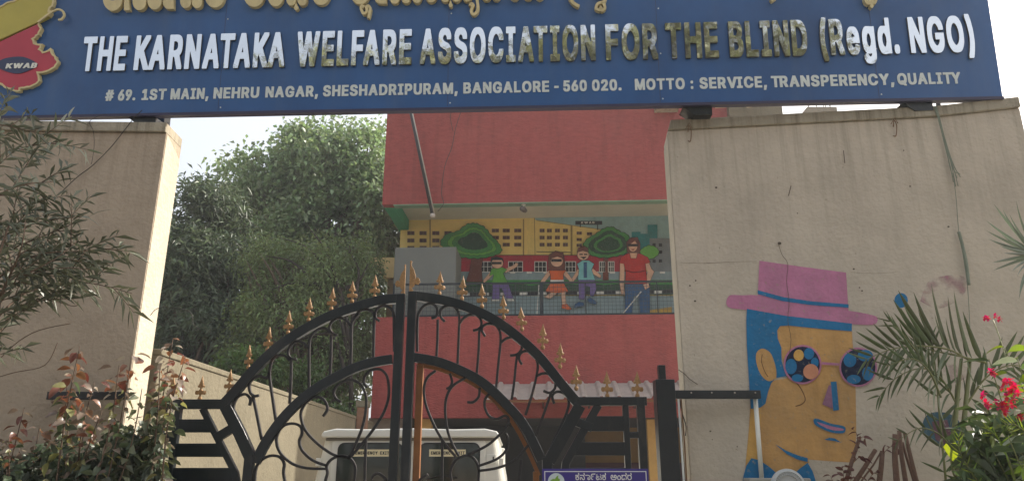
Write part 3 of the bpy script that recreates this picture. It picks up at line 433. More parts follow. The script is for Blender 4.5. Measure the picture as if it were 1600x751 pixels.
def word(fr, parent, txt, u0, u1, zb, cap, m, side, depth, off=.035, name='letter', ychord=170, gap=.085, y=0, z_local=True, shear=0.):
    """letters of one word between pixel columns u0..u1 on the frame, baseline height zb, cap height cap (m)"""
    Hm = glyph('H', off)[0]; c0 = Hm[:, 1].min(); ch = Hm[:, 1].max()-c0
    x0 = None
    a, b = fr.p(u0, ychord, y)[0], fr.p(u1, ychord, y)[0]
    cur = 0; items = []
    for c in txt:
        if c == ' ': cur += .3; continue
        V, F = glyph(c, off); mn, mxx = V[:, 0].min(), V[:, 0].max()
        if items and prevc+c in ('AT', 'TA', 'LT', 'AV', 'VI', 'TY', 'KA', 'FA', 'AC', 'TR'): cur -= .09
        prevc = c; items.append((V, F, cur-mn)); cur += (mxx-mn)+gap
    tot = cur-gap; sx = (b-a)/tot; sz = cap/ch
    for V, F, dx in items:
        mb = MB(); x = a+(V[:, 0]+dx)*sx; z = zb+(V[:, 1]-c0)*sz; d = y-.0005-(V[:, 2]+.5)*depth
        x = x+shear*(z-zb)
        mb.v = [tuple(q) for q in zip(x, d, z)]
        top = V[:, 2].max()
        for f in F:
            mb.f.append(f); mb.mi.append(0 if all(abs(V[i, 2]-top) < 1e-4 for i in f) else 1)
        mb.build(name, [m, side], parent, recalc=True)
def zrow(us, vs):
    return sum(FS.p(u, v)[1] for u, v in zip(us, vs))/len(us)
zb = zrow((127, 448, 645, 930, 1123, 1262, 1523), (112, 107, 103, 97, 91.5, 87.5, 82)); zt = zrow((127, 448, 645, 930, 1123, 1262, 1523), (59.5, 52, 47.5, 41.5, 36, 32, 27))
def vmid(u): return 85-(u-127)*.0215
for w, u0, u1 in (('THE',128,203),('KARNATAKA',211,449),('WELFARE',464,645),('ASSOCIATION',657,930),('FOR',945,1028),('THE',1038,1123),('BLIND',1136,1262),('(Regd.',1277,1405),('NGO)',1415,1523)):
    k_ = abs(789-(u0+u1)/2)*.0055
    word(FS, sg, w, u0+k_, u1-k_, zb, zt-zb, M_steel, M_letside, .02, off=.0, ychord=vmid((u0+u1)/2), gap=.09)
z2 = zrow((165, 497, 971, 1501), (157, 151, 142.5, 131)); z2t = zrow((165, 497, 971, 1501), (140, 134, 125.5, 113))
for w, u0, u1 in (('#',165,178),('69.',185,212),('1ST',222,260),('MAIN,',267,326),('NEHRU',334,405),('NAGAR,',415,497),('SHESHADRIPURAM,',505,715),('BANGALORE',724,858),('-',866,873),('560',880,917),('020.',925,971),('MOTTO',992,1070),(':',1079,1083),('SERVICE,',1093,1198),('TRANSPERENCY,',1205,1397),('QUALITY',1402,1501)):
    word(FS, sg, w, u0, u1, z2, z2t-z2, M_grey, M_grey, .004, off=.0, ychord=150-(u0-165)*.019, gap=.08, name='small_letter')
# Kannada line: the part in the frame is the lower bowls of the letters
def relief(name, polys, mats, depth, parent=sg, y=0):
    mb = MB()
    for poly in polys: mb.prism([FS.p(u, v) for u, v in poly], y-.0005, y-depth)
    return mb.build(name, mats, parent)
def bowl(u0, u1, vb, hole=None, square=False):
    w = u1-u0; c = (u0+u1)/2; r = w/2; hz = vb-4-w*.55 if hole is None else hole
    top = -34
    outer = [(u0+1, top)]+[(c-r*math.cos(R(a)), vb-w*.62+w*.62*math.sin(R(a))) for a in range(0, 181, 15)]+[(u1-1, top)]
    if square: outer = [(u0+1, top)]+[(c-r*math.cos(R(a)), vb-w*.62+w*.62*math.sin(R(a))) for a in range(0, 91, 15)]+[(u1, vb), (u1, top)]
    iw = r*.55
    inner = [(c+iw*math.cos(R(a)), hz-7+7*math.sin(R(a))) for a in range(0, 181, 20)]
    poly = outer[:-1]+[(u1-1, top), (c+iw, top)]+inner+[(c-iw, top)]
    relief('kannada_letter', [poly], [M_goldlet], .04)
    relief('kannada_letter_head', [[(u0-1, -46), (u1+1, -46), (u1-1, -34), (u0+1, -34)]], [M_goldlet], .04)
for a in ((165,195,21,5),(211,232,20,4),(234,256,19,1),(285,302,17,1),(303,319,17,1),(323,354,16,0),(383,416,15,-2),(421,445,14,-3),(450,465,13,-5),(467,482,13,-5),(489,518,12,-4),(549,580,11,-4),(610,626,10,-6),(628,643,9.5,-6),(645,660,9,-6),(665,684,8,-6),(689,704,7.5,-7),(706,722,7,-7),(723,738,7,-7),(753,768,5.5,-8),(769,783,5,-8),(796,813,4.5,-8),(818,833,4,-8),(836,851,4,-8)):
    bowl(*a)
bowl(258, 275, 18, 3, True); bowl(586, 606, 10, -3, True)
relief('kannada_letter', [[(200,-30),(208,-30),(205,5),(206.5,20),(197.5,20),(198,3)]], [M_goldlet], .04)
def drop(cx, v0, v1, w): relief('kannada_mark', [smooth_pts([(cx,v0),(cx+w*.35,v0+(v1-v0)*.5),(cx+w*.5,v1-3),(cx,v1),(cx-w*.5,v1-3),(cx-w*.35,v0+(v1-v0)*.5),(cx,v0)], 3)[:-1]], [M_goldlet], .04)
drop(465, 8, 20, 7); drop(705, 4, 15.5, 6)
def krib(pts, w, nm='kannada_mark'):
    P = smooth_pts(pts, 4); px = lambda k: abs(FS.p(600+k, 20)[0]-FS.p(600, 20)[0])
    MB().ribbon([FS.p(u, v) for u, v in P], px(w), -.0005, -.04).build(nm, M_goldlet, sg)
krib([(571,15),(567,13),(566,18),(570,25),(575,21),(574,15),(577,13),(580,17),(579,24),(577,32)], 4.2)
krib([(745,-6),(746,4),(747.5,14),(746,22),(741,26.5),(737,22),(738.5,16),(740,12),(737,9.5),(735,13)], 4.4)
krib([(889,-6),(891,2),(896,9),(904.5,14)], 5, 'kannada_bracket')
krib([(931,-4),(944,0),(944,6),(935,9),(932,12),(931,17),(936,19.5),(938,16),(940,20),(944.5,17),(943,10),(939,8)], 4.2)
krib([(1213,-8),(1210,0),(1203,5)], 5, 'kannada_bracket')
krib([(1352,-6),(1350,3),(1354,9),(1359,5),(1363,8),(1365,0),(1363,-6)], 5.5); drop(1359, 6, 17, 6)
# emblem: two-colour outline of a state map, cane and badge
redp = [(-8,72),(0,70),(64,40),(68,48),(64,57),(54.6,64),(57,71),(69,73),(65,80),(70.6,85),(82.6,80),(86.6,89),(94,98.6),(89,108),(80,113),(62.6,116),(65,129),(50.6,138.5),(37,140),(32,145),(18.6,141),(0,132),(-22,124),(-34,104),(-28,84)]
yelp = [(-8,69),(0,66.5),(62,38),(80,29),(83,24),(80,19),(86,10),(87,0),(94,-22),(70,-40),(44,-30),(34,0),(24,6),(12,10),(0,17),(-24,26),(-40,44),(-30,66)]
M_em_r = mat('emblem_red', srgb(178, 52, 70), rough=.45, var=.08); M_em_y = mat('emblem_yellow', srgb(176, 164, 66), rough=.45, var=.08)
em = bpy.data.objects.new('emblem', None); C.objects.link(em); em.parent = sg
def erel(name, poly, m, d0, d1):
    return MB().prism([FS.p(u, v) for u, v in poly], -d0, -d1).build(name, m, em)
erel('map_red', redp, M_em_r, .0005, .03); erel('map_yellow', yelp, M_em_y, .0005, .0305)
pxs = abs(FS.p(60, 70)[0]-FS.p(59, 70)[0])
def jag(pts, k=3, a=1.2):
    out = []; r2 = random.Random(3)
    for i in range(len(pts)-1):
        for j in range(k):
            t_ = j/k; out.append((pts[i][0]*(1-t_)+pts[i+1][0]*t_+(r2.uniform(-a, a) if j else 0), pts[i][1]*(1-t_)+pts[i+1][1]*t_+(r2.uniform(-a, a) if j else 0)))
    return out+[pts[-1]]
for pl in (redp[2:22], yelp[3:15]):
    MB().ribbon([FS.p(u, v) for u, v in jag(pl)], pxs*2.6, -.001, -.036).build('gold_outline', M_goldlet, em)
MB().ribbon([FS.p(u, v) for u, v in smooth_pts([(64,39),(74,31),(84,24),(94,19),(102,21),(105,28),(101,34),(96,35)], 4)], pxs*2.8, -.031, -.045).build('white_cane', M_goldlet, em)
erel('badge', smooth_pts([(-4,104),(10,95),(34,91.5),(50,95),(63,104),(52,112),(32,118),(10,113),(-4,104)], 3)[:-1], mat('badge_navy', srgb(40, 50, 84), rough=.4), .031, .036)
word(FS, em, 'KWAB', 9, 57, FS.p(33, 110)[1], .045, M_white, M_white, .004, off=.0, ychord=105, y=-.036, name='badge_letter', shear=.2)

# ---------------------------------------------------------------- gate
def G(u, v): return FG.p(u, v)
PXG = abs(G(640, 600)[0]-G(639, 600)[0])
def ypx(v): return G(640, v)[1]
def gbar(parent, pts, w, name='bar', m=None, y0=-.025, y1=.025, bevel=.003):
    P = [G(u, v) for u, v in pts]
    return MB().ribbon(P, w*PXG, y0, y1).build(name, m or M_black, parent, bevel=bevel)
def vdown(u, v, z):      # straight on down a vertical at pixel (u,v) to height z
    x, _ = G(u, v); return (x, z)
def scroll(parent, pts, w=3.9):
    P = [G(u, v) for u, v in smooth_pts(pts, 5)]
    return MB().ribbon(P, w*PXG, -.012, .012).build('scroll_bar', M_scroll, parent, bevel=.002, seg=1)
# finial: flat cast spear with two knops and side leaves
def finial_mesh():
    half = [(.007,0),(.013,.008),(.008,.018),(.010,.028),(.030,.036),(.044,.028),(.052,.042),(.047,.060),(.034,.058),(.020,.060),(.009,.074),(.012,.086),(.030,.084),(.035,.097),(.024,.106),(.023,.112),(.018,.126),(.010,.146),(.004,.166),(0,.176)]
    mb = MB(); n = len(half)
    vs = [(x, -.010 if x > .005 else -.004, z) for x, z in half]; poly = half+[(-x, z) for x, z in half[-2::-1]]
    N = len(poly)
    c = [(0, -.020, z) for x, z in poly]; c2 = [(0, .020, z) for x, z in poly]
    ring = [(x, 0, z) for x, z in poly]
    k = .6
    fr_ = [(x*k, -.009*(1 if abs(x) > .006 else .5), z) for x, z in poly]; bk = [(x*k, .009*(1 if abs(x) > .006 else .5), z) for x, z in poly]
    vs = ring+fr_+bk
    fs = [tuple(range(N, 2*N)), tuple(range(3*N-1, 2*N-1, -1))]
    for i in range(N):
        j = (i+1) % N; fs += [(i, j, N+j, N+i), (i, 2*N+i, 2*N+j, j)]
    mb.add(vs, fs)
    mb.lathe([(.008,-.02),(.017,-.012),(.019,0),(.014,.012),(.008,.016)], n=10)
    return mb.mesh('finial', M_gold)
FIN = finial_mesh()
def finial(parent, u, vb, vt):
    x, z0 = G(u, vb); z1 = G(u, vt)[1]; s = (z1-z0)/.176
    return link_mesh('finial', FIN, parent, Matrix.Translation((x, 0, z0+.006)) @ Matrix.Diagonal((s*.85, s, s, 1)) @ Matrix.Rotation(rnd.uniform(-.35, .35), 4, 'Z') @ Matrix.Rotation(rnd.uniform(-.05, .05), 4, 'Y'))
ZM, ZB = 1.22, .12
def low_gate(parent, xa, xb, zs):
    a, b = min(xa, xb), max(xa, xb)
    for z in (ZM, ZB): MB().box(a, b, -.024, .024, z, z+.07).build('rail', M_black, parent, bevel=.003)
    MB().box(a, b, -.004, .004, ZB+.07, ZM).build('sheet_panel', M_black, parent)
gl = thing('gate', 'left leaf of the black scrollwork gate, its louvred side among bronze leaves', 'gate', FG.M)
C_out = [(618,462.5),(600,464),(585,467),(550,477),(518,488),(482,506),(445,529),(420,549),(392,577),(370,603),(349,631)]
C_out = [(633,466)]+[(a+2, b+4) for a, b in C_out[1:-1]]+[(350,631)]
gbar(gl, smooth_pts(C_out, 3), 15, 'outer_arch')
x, z = G(614, 740); P = [G(626, 464), G(620.5, 600), (G(620.5,600)[0]-.0, 0.1)]
xs = G(620.6, 600)[0]; MB().box(xs-7*PXG, xs+6.4*PXG, -.030, .030, .06, G(626, 460)[1]).build('meeting_stile', M_black, gl, bevel=.003)
gbar(gl, [(353,634),(375,676),(392,714)], 17, 'slant_bar', y0=-.028, y1=.028)
xs2 = G(388, 740)[0]; MB().ribbon([(xs2, .1), (xs2, G(390,712)[1])], 14*PXG, -.027, .027).build('upright', M_black, gl, bevel=.003)
gbar(gl, smooth_pts([(613,561),(587,565),(556,574),(525,589),(497,605),(468,627),(440,656),(418,687),(399,722)], 3), 14.5, 'inner_arch')
gbar(gl, [(240,631),(354,631)], 14.5, 'top_rail', y0=-.0265, y1=.0265)
xs3 = G(249, 680)[0]; MB().box(xs3-5*PXG, xs3+5*PXG, -.029, .029, .06, G(250,625)[1]).build('hinge_stile', M_black, gl, bevel=.003)
xs4 = G(273, 690)[0]; MB().box(xs4-4.5*PXG, xs4+4.5*PXG, -.024, .024, ZM, G(273,637)[1]).build('upright', M_black, gl, bevel=.003)
xh = G(215, 720)[0]
gbar(gl, [(250,682.5),(272,682.5)], 13, 'cross_piece'); gbar(gl, [(336,685),(364,668)], 13, 'cross_piece')
gbar(gl, [(317,638),(345,693),(368,738),(372,760)], 9, 'slant_slat', y0=-.022, y1=.022)
for (v0, v1, ua, ub) in ((654.5,675,272,341),(692,713,268,358),(730,756,265,372)):
    MB().prism([G(ua,v0),G(ub-10,v0),G(ub,v1),G(ua,v1)], -.02, .012).build('louvre_board', M_black, gl, bevel=.002)
gbar(gl, [(205,693),(243,693)], 16, 'hinge_arm', y0=-.035, y1=.035)
low_gate(gl, xs3, xs, None)
for P in ([(616,549),(615.5,510),(615,492),(611,482),(602,477.5),(592,480),(587,487),(587,496),(593,501.5)],
          [(583.5,560),(584,530),(584.5,505),(585,492),(581,486),(571,483),(562,486),(554,496)],
          [(548,571),(549,540),(549.5,508),(554,497),(561,490)],
          [(549,511),(545,504),(538,498),(528,496.5),(519,502),(515,511),(519,520),(527,523.5)],
          [(515.5,588),(517,560),(517.8,523)],
          [(516,521),(510.6,513.6),(502,512.5),(492,518),(485,528),(483,545),(483,606)],
          [(483,545),(476.5,537),(466,533),(457,537),(451,545),(451,555),(457,560.5),(464,560.5)],
          [(452.5,630),(454.5,600),(455,565),(452,558)],
          [(453,563),(446,556),(435,555),(426,562),(422,575),(421.5,590),(426,622),(431,656)],
          [(422,582),(417,590),(406,587),(396,591),(389.5,600),(391.5,613),(398,618),(405,617)],
          [(395,617),(402,650),(409,686)],
          [(390,633),(391.5,624),(387,617),(380,615.5),(370,621),(364.7,637),(370,658),(380,684),(392,708)],
          [(505,650),(511.7,638),(507,625),(498,619.5),(488,621),(476,631),(470,648),(477,671),(497,693),(522,710),(542,713)],
          [(544,716.6),(563,676),(571,645),(571.8,618),(563,600),(550,593),(536,596),(525,604),(521.5,614),(526,623),(533,627)],
          [(547,714),(576,680),(597.5,648),(607,620),(606,592),(599,579.5),(589.5,576),(578,579),(570,588),(569,598),(574,605)],
          [(511.7,727),(490,719),(473,704),(467.7,689),(472,676),(469,665),(456,661),(441,666),(432,684),(437.6,706),(456,723),(479.5,730.5),(509.5,731.6)],
          [(449,775),(445,751),(443,736),(444,723),(436.6,713),(421.5,711.5),(406.5,720),(399,736),(397.5,775)],
          [(507,772),(508.5,751),(511.7,738),(510.6,727),(518,717),(532,711.5),(546,714.5),(554.6,727),(554.6,742),(549,772)],
          [(571.8,686.6),(570.5,725),(569,790)],
          [(580,748),(586,740),(594,740),(603,750),(606,775)]):
    scroll(gl, P)
for a in ((268,622,588),(312,623,588),(357,613,578),(388,574.5,540),(418,547,512),(450,520,486),(482,500,466),(517.5,483,450),(550,471,439),(585,464,430)):
    finial(gl, *a)
gr = thing('gate', 'right leaf of the black scrollwork gate carrying the purple noticeboard', 'gate', FG.M)
gbar(gr, smooth_pts([(644,462),(672,465.5),(703,471.5),(734,481.5),(764,495),(785,508),(805,523),(826,541),(847,562),(868,588),(883,607),(902,629)], 3), 15, 'outer_arch')
xs = G(639.5, 600)[0]; MB().box(xs-7*PXG, xs+6.5*PXG, -.030, .030, .06, G(645, 456)[1]).build('meeting_stile', M_black, gr, bevel=.003)
gbar(gr, smooth_pts([(646,558),(681,564),(712,575),(743,590),(764,605),(785,625),(811,653),(828,680),(846,718)], 3), 14.5, 'inner_arch')
gbar(gr, [(906,633),(887,668),(858,720)], 18, 'slant_bar', y0=-.028, y1=.028)
xs2 = G(855, 730)[0]; MB().ribbon([(xs2, .1), (xs2, G(855,714)[1])], 15*PXG, -.027, .027).build('upright', M_black, gr, bevel=.003)
gbar(gr, [(900,626.5),(1010,626.5)], 13, 'top_rail', y0=-.0265, y1=.0265)
xs3 = G(1003, 680)[0]; MB().box(xs3-6*PXG, xs3+6*PXG, -.029, .029, .06, G(1003,620)[1]).build('hinge_stile', M_black, gr, bevel=.003)
xs4 = G(979, 680)[0]; MB().box(xs4-4.5*PXG, xs4+4.5*PXG, -.024, .024, ZM, G(979,633)[1]).build('upright', M_black, gr, bevel=.003)
gbar(gr, [(935,632),(914,668),(884,722),(880,760)], 12, 'slant_slat', y0=-.022, y1=.022)
gbar(gr, [(884,652),(925,668)], 13, 'cross_piece'); gbar(gr, [(982,679),(1000,679)], 9, 'cross_piece')
for (v0, v1, ua, ub) in ((649.5,673,930,978),(690,711,908,980),(730,756,884,982)):
    MB().prism([G(ua,v0),G(ub,v0),G(ub,v1),G(ua-14,v1)], -.02, .012).build('louvre_board', M_black, gr, bevel=.002)
low_gate(gr, xs, xs3, None)
for P in ([(652,549),(652,510),(654,490),(662,478),(674,474),(682,480),(683,490),(680,495),(674,497)],
          [(682,556),(683.5,530),(684,499)],
          [(695,502),(689,495),(688,485),(694,479),(704,477.5),(713,482),(717.5,495),(717,520),(715,568)],
          [(718,505),(724,497),(733,491.5),(743,491),(751,499),(752,508),(747,514),(739,516)],
          [(745,583),(748,545),(749,518),(752,510)],
          [(758,525),(753,516),(755,509),(763,505.5),(774,507.5),(781,518),(782,535),(779,565),(775,608)],
          [(782.5,535),(791,528.5),(803,526.5),(813,533),(815,544),(808,553),(797,555)],
          [(799.5,624),(803,600),(806,570),(808,553)],
          [(815.5,569),(811,560),(814,551),(823,548),(833,551.5),(840,568),(838,588),(830,620),(821,648)],
          [(837,588),(847.5,583),(859,584.5),(867,594),(867,606),(859,613),(849,610)],
          [(861,613),(850,645),(837,680)],
          [(866,630),(863,618),(870,611.5),(881,614),(888.6,625),(885,645),(870,678),(855,712)],
          [(681,578.6),(668,589),(662.5,605),(664.6,628.6),(677,661),(694,691),(712.6,713)],
          [(727,590),(709,601),(699,616),(695.5,637),(698.7,669),(707,693),(717,712)],
          [(703,583),(706.5,596),(703,604),(697.5,607)],
          [(730,627.6),(739.4,627.6),(748,619),(749.5,605)],
          [(768,612),(758.5,622),(757.5,635),(764,649),(776,654),(788.8,649),(795,655),(789,669),(767,691),(745,703.7),(731,709)],
          [(790,676),(794,686.6),(790,703.7),(775,717),(748,727)],
          [(826,694),(806,716.6),(780,729.5),(747,735)],
          [(703,775),(705,751),(704,736),(711.5,719),(726.6,711),(739.4,714.5),(747,727),(748,742),(745,775)],
          [(691,686.6),(691,725),(690,790)], [(652,760),(657,748),(668.6,740)],
          [(814.5,716.6),(812,740),(806,775)]):
    scroll(gr, P)
for a in ((686.5,459,424),(721.7,467,432),(753,479,444),(787,496,461),(815.5,514.5,479.5),(848,543,506),(875,573,536),(900.5,607,570),(949,619,580),(996,618.5,580)):
    finial(gr, *a)
# big half lilies at the meeting stiles
def lily(parent, u, vb, vt, side):
    x, z0 = G(u, vb); z1 = G(u, vt)[1]; s = (z1-z0)
    half = [(0,0),(.18,.02),(.2,.1),(.12,.16),(.2,.2),(.26,.28),(.42,.26),(.52,.34),(.46,.46),(.34,.48),(.27,.42),(.3,.52),(.2,.72),(.08,.84),(.07,.92),(.1,.97),(.04,1),(0,1)]
    MB().prism([(x+side*a*s*.62, z0+b*s) for a, b in half], -.008, .008).build('half_lily', M_gold, parent, bevel=.003)
lily(gl, 632.3, 461, 413, -1)
lily(gr, 639, 458, 407, 1)
# brown inner frame behind the right leaf
bf = thing('inner_gate_frame', 'brown painted steel frame standing behind the right gate leaf', 'frame', Frame((0, YG+.07, 0)).M)
fb = Frame((0, YG+.07, 0))
a = fb.p(654, 640); MB().box(a[0]-5*PXG, a[0]+5.5*PXG, -.03, .03, .02, fb.p(654, 570)[1]).build('post', M_brown, bf, bevel=.003)
MB().ribbon([fb.p(u, v) for u, v in smooth_pts([(652,570),(681,575),(712,586),(740,600),(764,618),(787,641),(806,667),(822,697),(836,728),(842,742)], 3)], 6*PXG, -.015, .015).build('arched_strip', M_brown, bf)
b_ = fb.p(838, 742); MB().box(b_[0]-5*PXG, b_[0]+4*PXG, -.03, .03, .02, fb.p(838, 736)[1]).build('post', M_brown, bf, bevel=.003)
# right post with bar
FP = Frame((0, 5.33, 0))
gp = thing('gate_post', 'black square gate post with a stub on top beside the mural wall', 'post', FP.M)
x0, x1 = FP.p(1028, 660)[0], FP.p(1058, 660)[0]
MB().box(x0, x1, -.01, .12, 0, FP.p(1040, 592)[1]).build('post_shaft', M_black, gp, bevel=.004)
xa, xb = FP.p(1035, 660)[0], FP.p(1046, 660)[0]
MB().box(xa, xb, .02, .08, FP.p(1040, 592)[1], FP.p(1038, 569)[1]).build('stub', M_black, gp, bevel=.003)
z0, z1 = FP.p(1100, 622)[1], FP.p(1100, 609)[1]
xq = FP.p(1189, 615)[0]
MB().box(x1-.004, xq, .0, .05, z0, z1).build('flat_arm', M_black, gp, bevel=.003)
for u in (1080, 1112, 1148, 1180):
    xx, zz = FP.p(u, 613); MB().lathe([(.006, 0), (.006, .004), (.003, .006)], n=8).build('bolt', M_metal, gp).matrix_local = Matrix.Translation((xx, -.0, zz)) @ Matrix.Rotation(R(90), 4, 'X')
MB().box(xq-.05, xq-.02, .05, .17, z0+.01, z1-.01).build('wall_lug', M_black, gp)
for nm, ua, va, ub, vb_, lab in (('conduit_pipe', 1180, 620, 1190, 746, 'white plastic pipe standing from the grey box to the black arm'), ('conduit_pipe', 1060, 622, 1069, 760, 'thin white pipe running down the wall edge beside the gate post')):
    fw = FR; r_ = .016 if ua > 1100 else .007
    A = FR.M @ FR.hit(ua, va, -.05); B = FR.M @ FR.hit(ub, vb_, -.05)
    if ua < 1100: B = Vector((A.x, A.y, 0))
    tag(MB().tube([A, B], r_, 12).build(nm, M_white, smooth=True), lab, 'pipe')
wire('loose_cable', 'dark cable dangling at the edge of the mural wall beside the post', [wr(1062,624), wr(1066,645), wr(1072,665,-.04), wr(1071,680,-.04)], .004)
wire('rusty_cable', 'rust brown cable running down the wall beside the thin white pipe', [wr(1064,622), wr(1067,660), wr(1070,700), wr(1073,760)], .006, mat('rust', srgb(120, 92, 66)))
# grey box with a round ribbed lid at the foot of the mural
A = FR.M @ FR.hit(1185, 747, -.05)
mbx = thing('meter_box', 'low grey concrete box on the wall at the foot of the white pipe', 'box', FR.M)
la, lb = FR.p(1166, 745, -.12)[0], FR.p(1262, 745, -.12)[0]
MB().box(la, lb, -.20, -.002, .0, FR.p(1200, 746, -.1)[1]).build('box_body', mat('grey_concrete', srgb(150, 146, 136), rough=.9, bump=.3), mbx, bevel=.01)
lamp = at(1231, 760, 4.75)
gl_ = thing('round_lid', 'round ribbed grey plastic disc in front of the painted collar', 'lid', Matrix.Translation(lamp))
M_disc = mat('grey_plastic', srgb(170, 172, 170), rough=.5, var=.08)
rr = .105
disc = MB().lathe([(rr, 0), (rr*1.0, .02), (rr*.96, .03), (rr*.82, .035), (rr*.8, .028), (rr*.62, .03), (rr*.6, .024), (rr*.1, .024), (.001, .024)], n=48).build('disc', M_disc, gl_, smooth=False)
disc.matrix_local = Matrix.Rotation(R(83), 4, 'X')
for k in range(36):
    th = 2*math.pi*k/36
    rb = MB().box(-.0022, .0022, rr*.62, rr*.80, .028, .036).build('rib', M_disc, gl_)
    rb.matrix_local = Matrix.Rotation(R(83), 4, 'X') @ Matrix.Rotation(th, 4, 'Z')
MB().tube([(0, .02, 0), (0, .02, -lamp.z)], .025, 12).build('stand', M_disc, gl_, smooth=True)
# purple noticeboard
FN = Frame((0, YG-.06, 0))
nb_ = thing('noticeboard', 'purple noticeboard with white border and Kannada heading on the gate', 'sign', FN.M)
xa, zt_ = FN.p(847, 731.5); xb = FN.p(1013, 731.5)[0]
M_pur = mat('purple_sheet', srgb(52, 40, 120), rough=.35, var=.06)
MB().box(xa, xb, 0, .02, zt_-.62, zt_).build('board', M_pur, nb_, bevel=.002)
b = .018; w = .005
MB().ribbon([(xa+b, zt_-b), (xb-b, zt_-b), (xb-b, zt_-.62+b), (xa+b, zt_-.62+b)], w, -.0005, -.002, closed=True).build('border_line', M_white, nb_)
cx, cz = FN.p(869, 752); rc = 12.5*PXG
MB().prism([(cx+a, cz+b2) for a, b2 in ell(0, 0, rc, n=36)], -.0005, -.002).build('emblem_disc', mat('pale_disc', srgb(190, 200, 200), rough=.5), nb_)
MB().prism([FN.p(u, v, -.003) for u, v in ((860,749.5),(864,747),(867,747.5),(870,743),(872.5,741.5),(872,746),(875,748),(874,753),(877,757),(873,762),(868,764),(864,758),(861,754))], -.0025, -.0035).build('emblem_map', mat('map_green', srgb(120, 160, 50), rough=.5), nb_)
zk = zt_-.075
word(FN, nb_, 'ಕನಾ೯ಟಕ', 899, 947, zk, .034, M_white, M_white, .002, off=.008, ychord=745, gap=.07)
word(FN, nb_, 'ಅಂಧರ', 954, 987, zk, .034, M_white, M_white, .002, off=.008, ychord=745, gap=.07)

# ---------------------------------------------------------------- building
bd = thing('red_building', 'red stucco building with a painted balcony seen through the gateway', 'building', FB.M)
B = lambda u, v, y=0: FB.p(u, v, y)
DW = 1.9; BW = 9.2; BD = 8.0
zf = B(800, 316)[1]; zp = B(800, 493)[1]; zg = B(800, 652)[1]; ZTOP = 10.4
zp2 = B(800, 491)[1]
zs = B(800, 341, DW)[1]
MB().box(0, BW, 0, .22, zf, ZTOP).box(0, .22, .22, BD, zs, ZTOP).box(.22, BW, BD-.2, BD, 0, ZTOP).box(BW-.2, BW, .22, BD-.2, 0, ZTOP).build('upper_wall', M_red, bd, bevel=.01)
MB().box(0, BW, 0, .22, zg, zp).box(0, .22, .22, BD, zg, zp).build('parapet_wall', M_red, bd, bevel=.01)
MB().box(.22, BW-.2, .22, BD-.2, zs+.0, zs+.15).build('soffit', M_soffit, bd)
MB().box(.22, BW-.2, .22, DW, zp-.25, zp-.12).build('balcony_floor', M_soffit, bd)
MB().box(0.001, .26, .225, DW+.3, zf, zs+.002).build('green_beam', M_green, bd)
MB().box(.262, BW-.2, .0, .225, zf-.02, zf-.0005).build('green_edge', mat('green_edge_paint', srgb(120, 150, 125), rough=.8), bd)
xm = B(623, 420, DW)[0]
MB().box(xm, BW-.2, DW, DW+.2, zp-.25, zs).build('balcony_back_wall', mat('mural_ground_yellow', srgb(222, 194, 112), rough=.85, var=.08, vs=3, bump=.2, bs=20), bd)
MB().box(xm, xm+.2, DW+.2, BD, zg, zs).build('side_wall', mat('ochre_wall', srgb(190, 150, 84), rough=.85), bd)
MB().box(.0, BW, .0, BD, ZTOP, ZTOP+.12).build('roof', M_soffit, bd)
# cornice bits seen under the sign
MB().box(B(1022,170)[0], B(1058,170)[0], -.35, 0, B(1040,176)[1], B(1040,168)[1]).build('cornice', M_cope, bd)
q = B(1110, 170, -.3)
MB().prism([B(1118,168,-.4),B(1121,163,-.4),B(1165,158,-.4),B(1190,158,-.4),B(1186,165,-.4),B(1168,167,-.4),B(1160,163,-.4),B(1135,167,-.4)], -.4, -.36).build('peeling_cornice', mat('pale_flake', srgb(232, 212, 180), rough=.8), bd)
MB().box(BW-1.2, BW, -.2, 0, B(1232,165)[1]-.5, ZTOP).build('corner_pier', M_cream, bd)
# --- balcony mural ------------------------------------------
sky_c = paint('sky_teal', 142, 176, 176); ye = paint('yellow', 224, 198, 116); wi = paint('window_brown', 84, 52, 44); rd = paint('mural_red', 172, 40, 52)
wh = paint('off_white', 214, 210, 198); gy = paint('road_grey', 132, 150, 150); gd = paint('dark_green', 34, 70, 44); gm = paint('mid_green', 64, 136, 62); gb = paint('bright_green', 98, 164, 62)
tk = paint('trunk_brown', 110, 58, 44); tl = paint('teal', 34, 124, 126); g2 = paint('block_grey', 118, 124, 124); bk = paint('line_black', 26, 24, 26); sk = paint('skin', 216, 170, 138)
orr = paint('cloth_orange', 214, 96, 42); pu = paint('cloth_purple', 112, 92, 148); lb_ = paint('cloth_blue', 122, 186, 186); rr_ = paint('cloth_red', 184, 44, 36); je = paint('jeans', 40, 84, 126); ol = paint('olive_line', 140, 118, 60); og = paint('yellow_ground', 190, 150, 60)
PALT = [sky_c, ye, wi, rd, wh, gy, gd, gm, gb, tk, tl, g2, bk, sk, orr, pu, lb_, rr_, je, ol, og]
S_, Y_, W_, RD_, WH_, GY_, GD_, GM_, GB_, TK_, TL_, G2_, BK_, SK_, OR_, PU_, LB_, RR_, JE_, OL_, OG_ = range(21)
FM = Frame(FB.M @ Vector((0, DW, 0)), 3.0)
mural = bpy.data.objects.new('balcony_mural', None); C.objects.link(mural); mural.parent = bd; mural.matrix_local = Matrix.Translation((0, DW, 0))
def mpaint(name, L, y0): return fr_paint(FM, mural, name, L, PALT, -y0, .0006)
rect = lambda a, b, c, d: [(a,b),(c,b),(c,d),(a,d)]
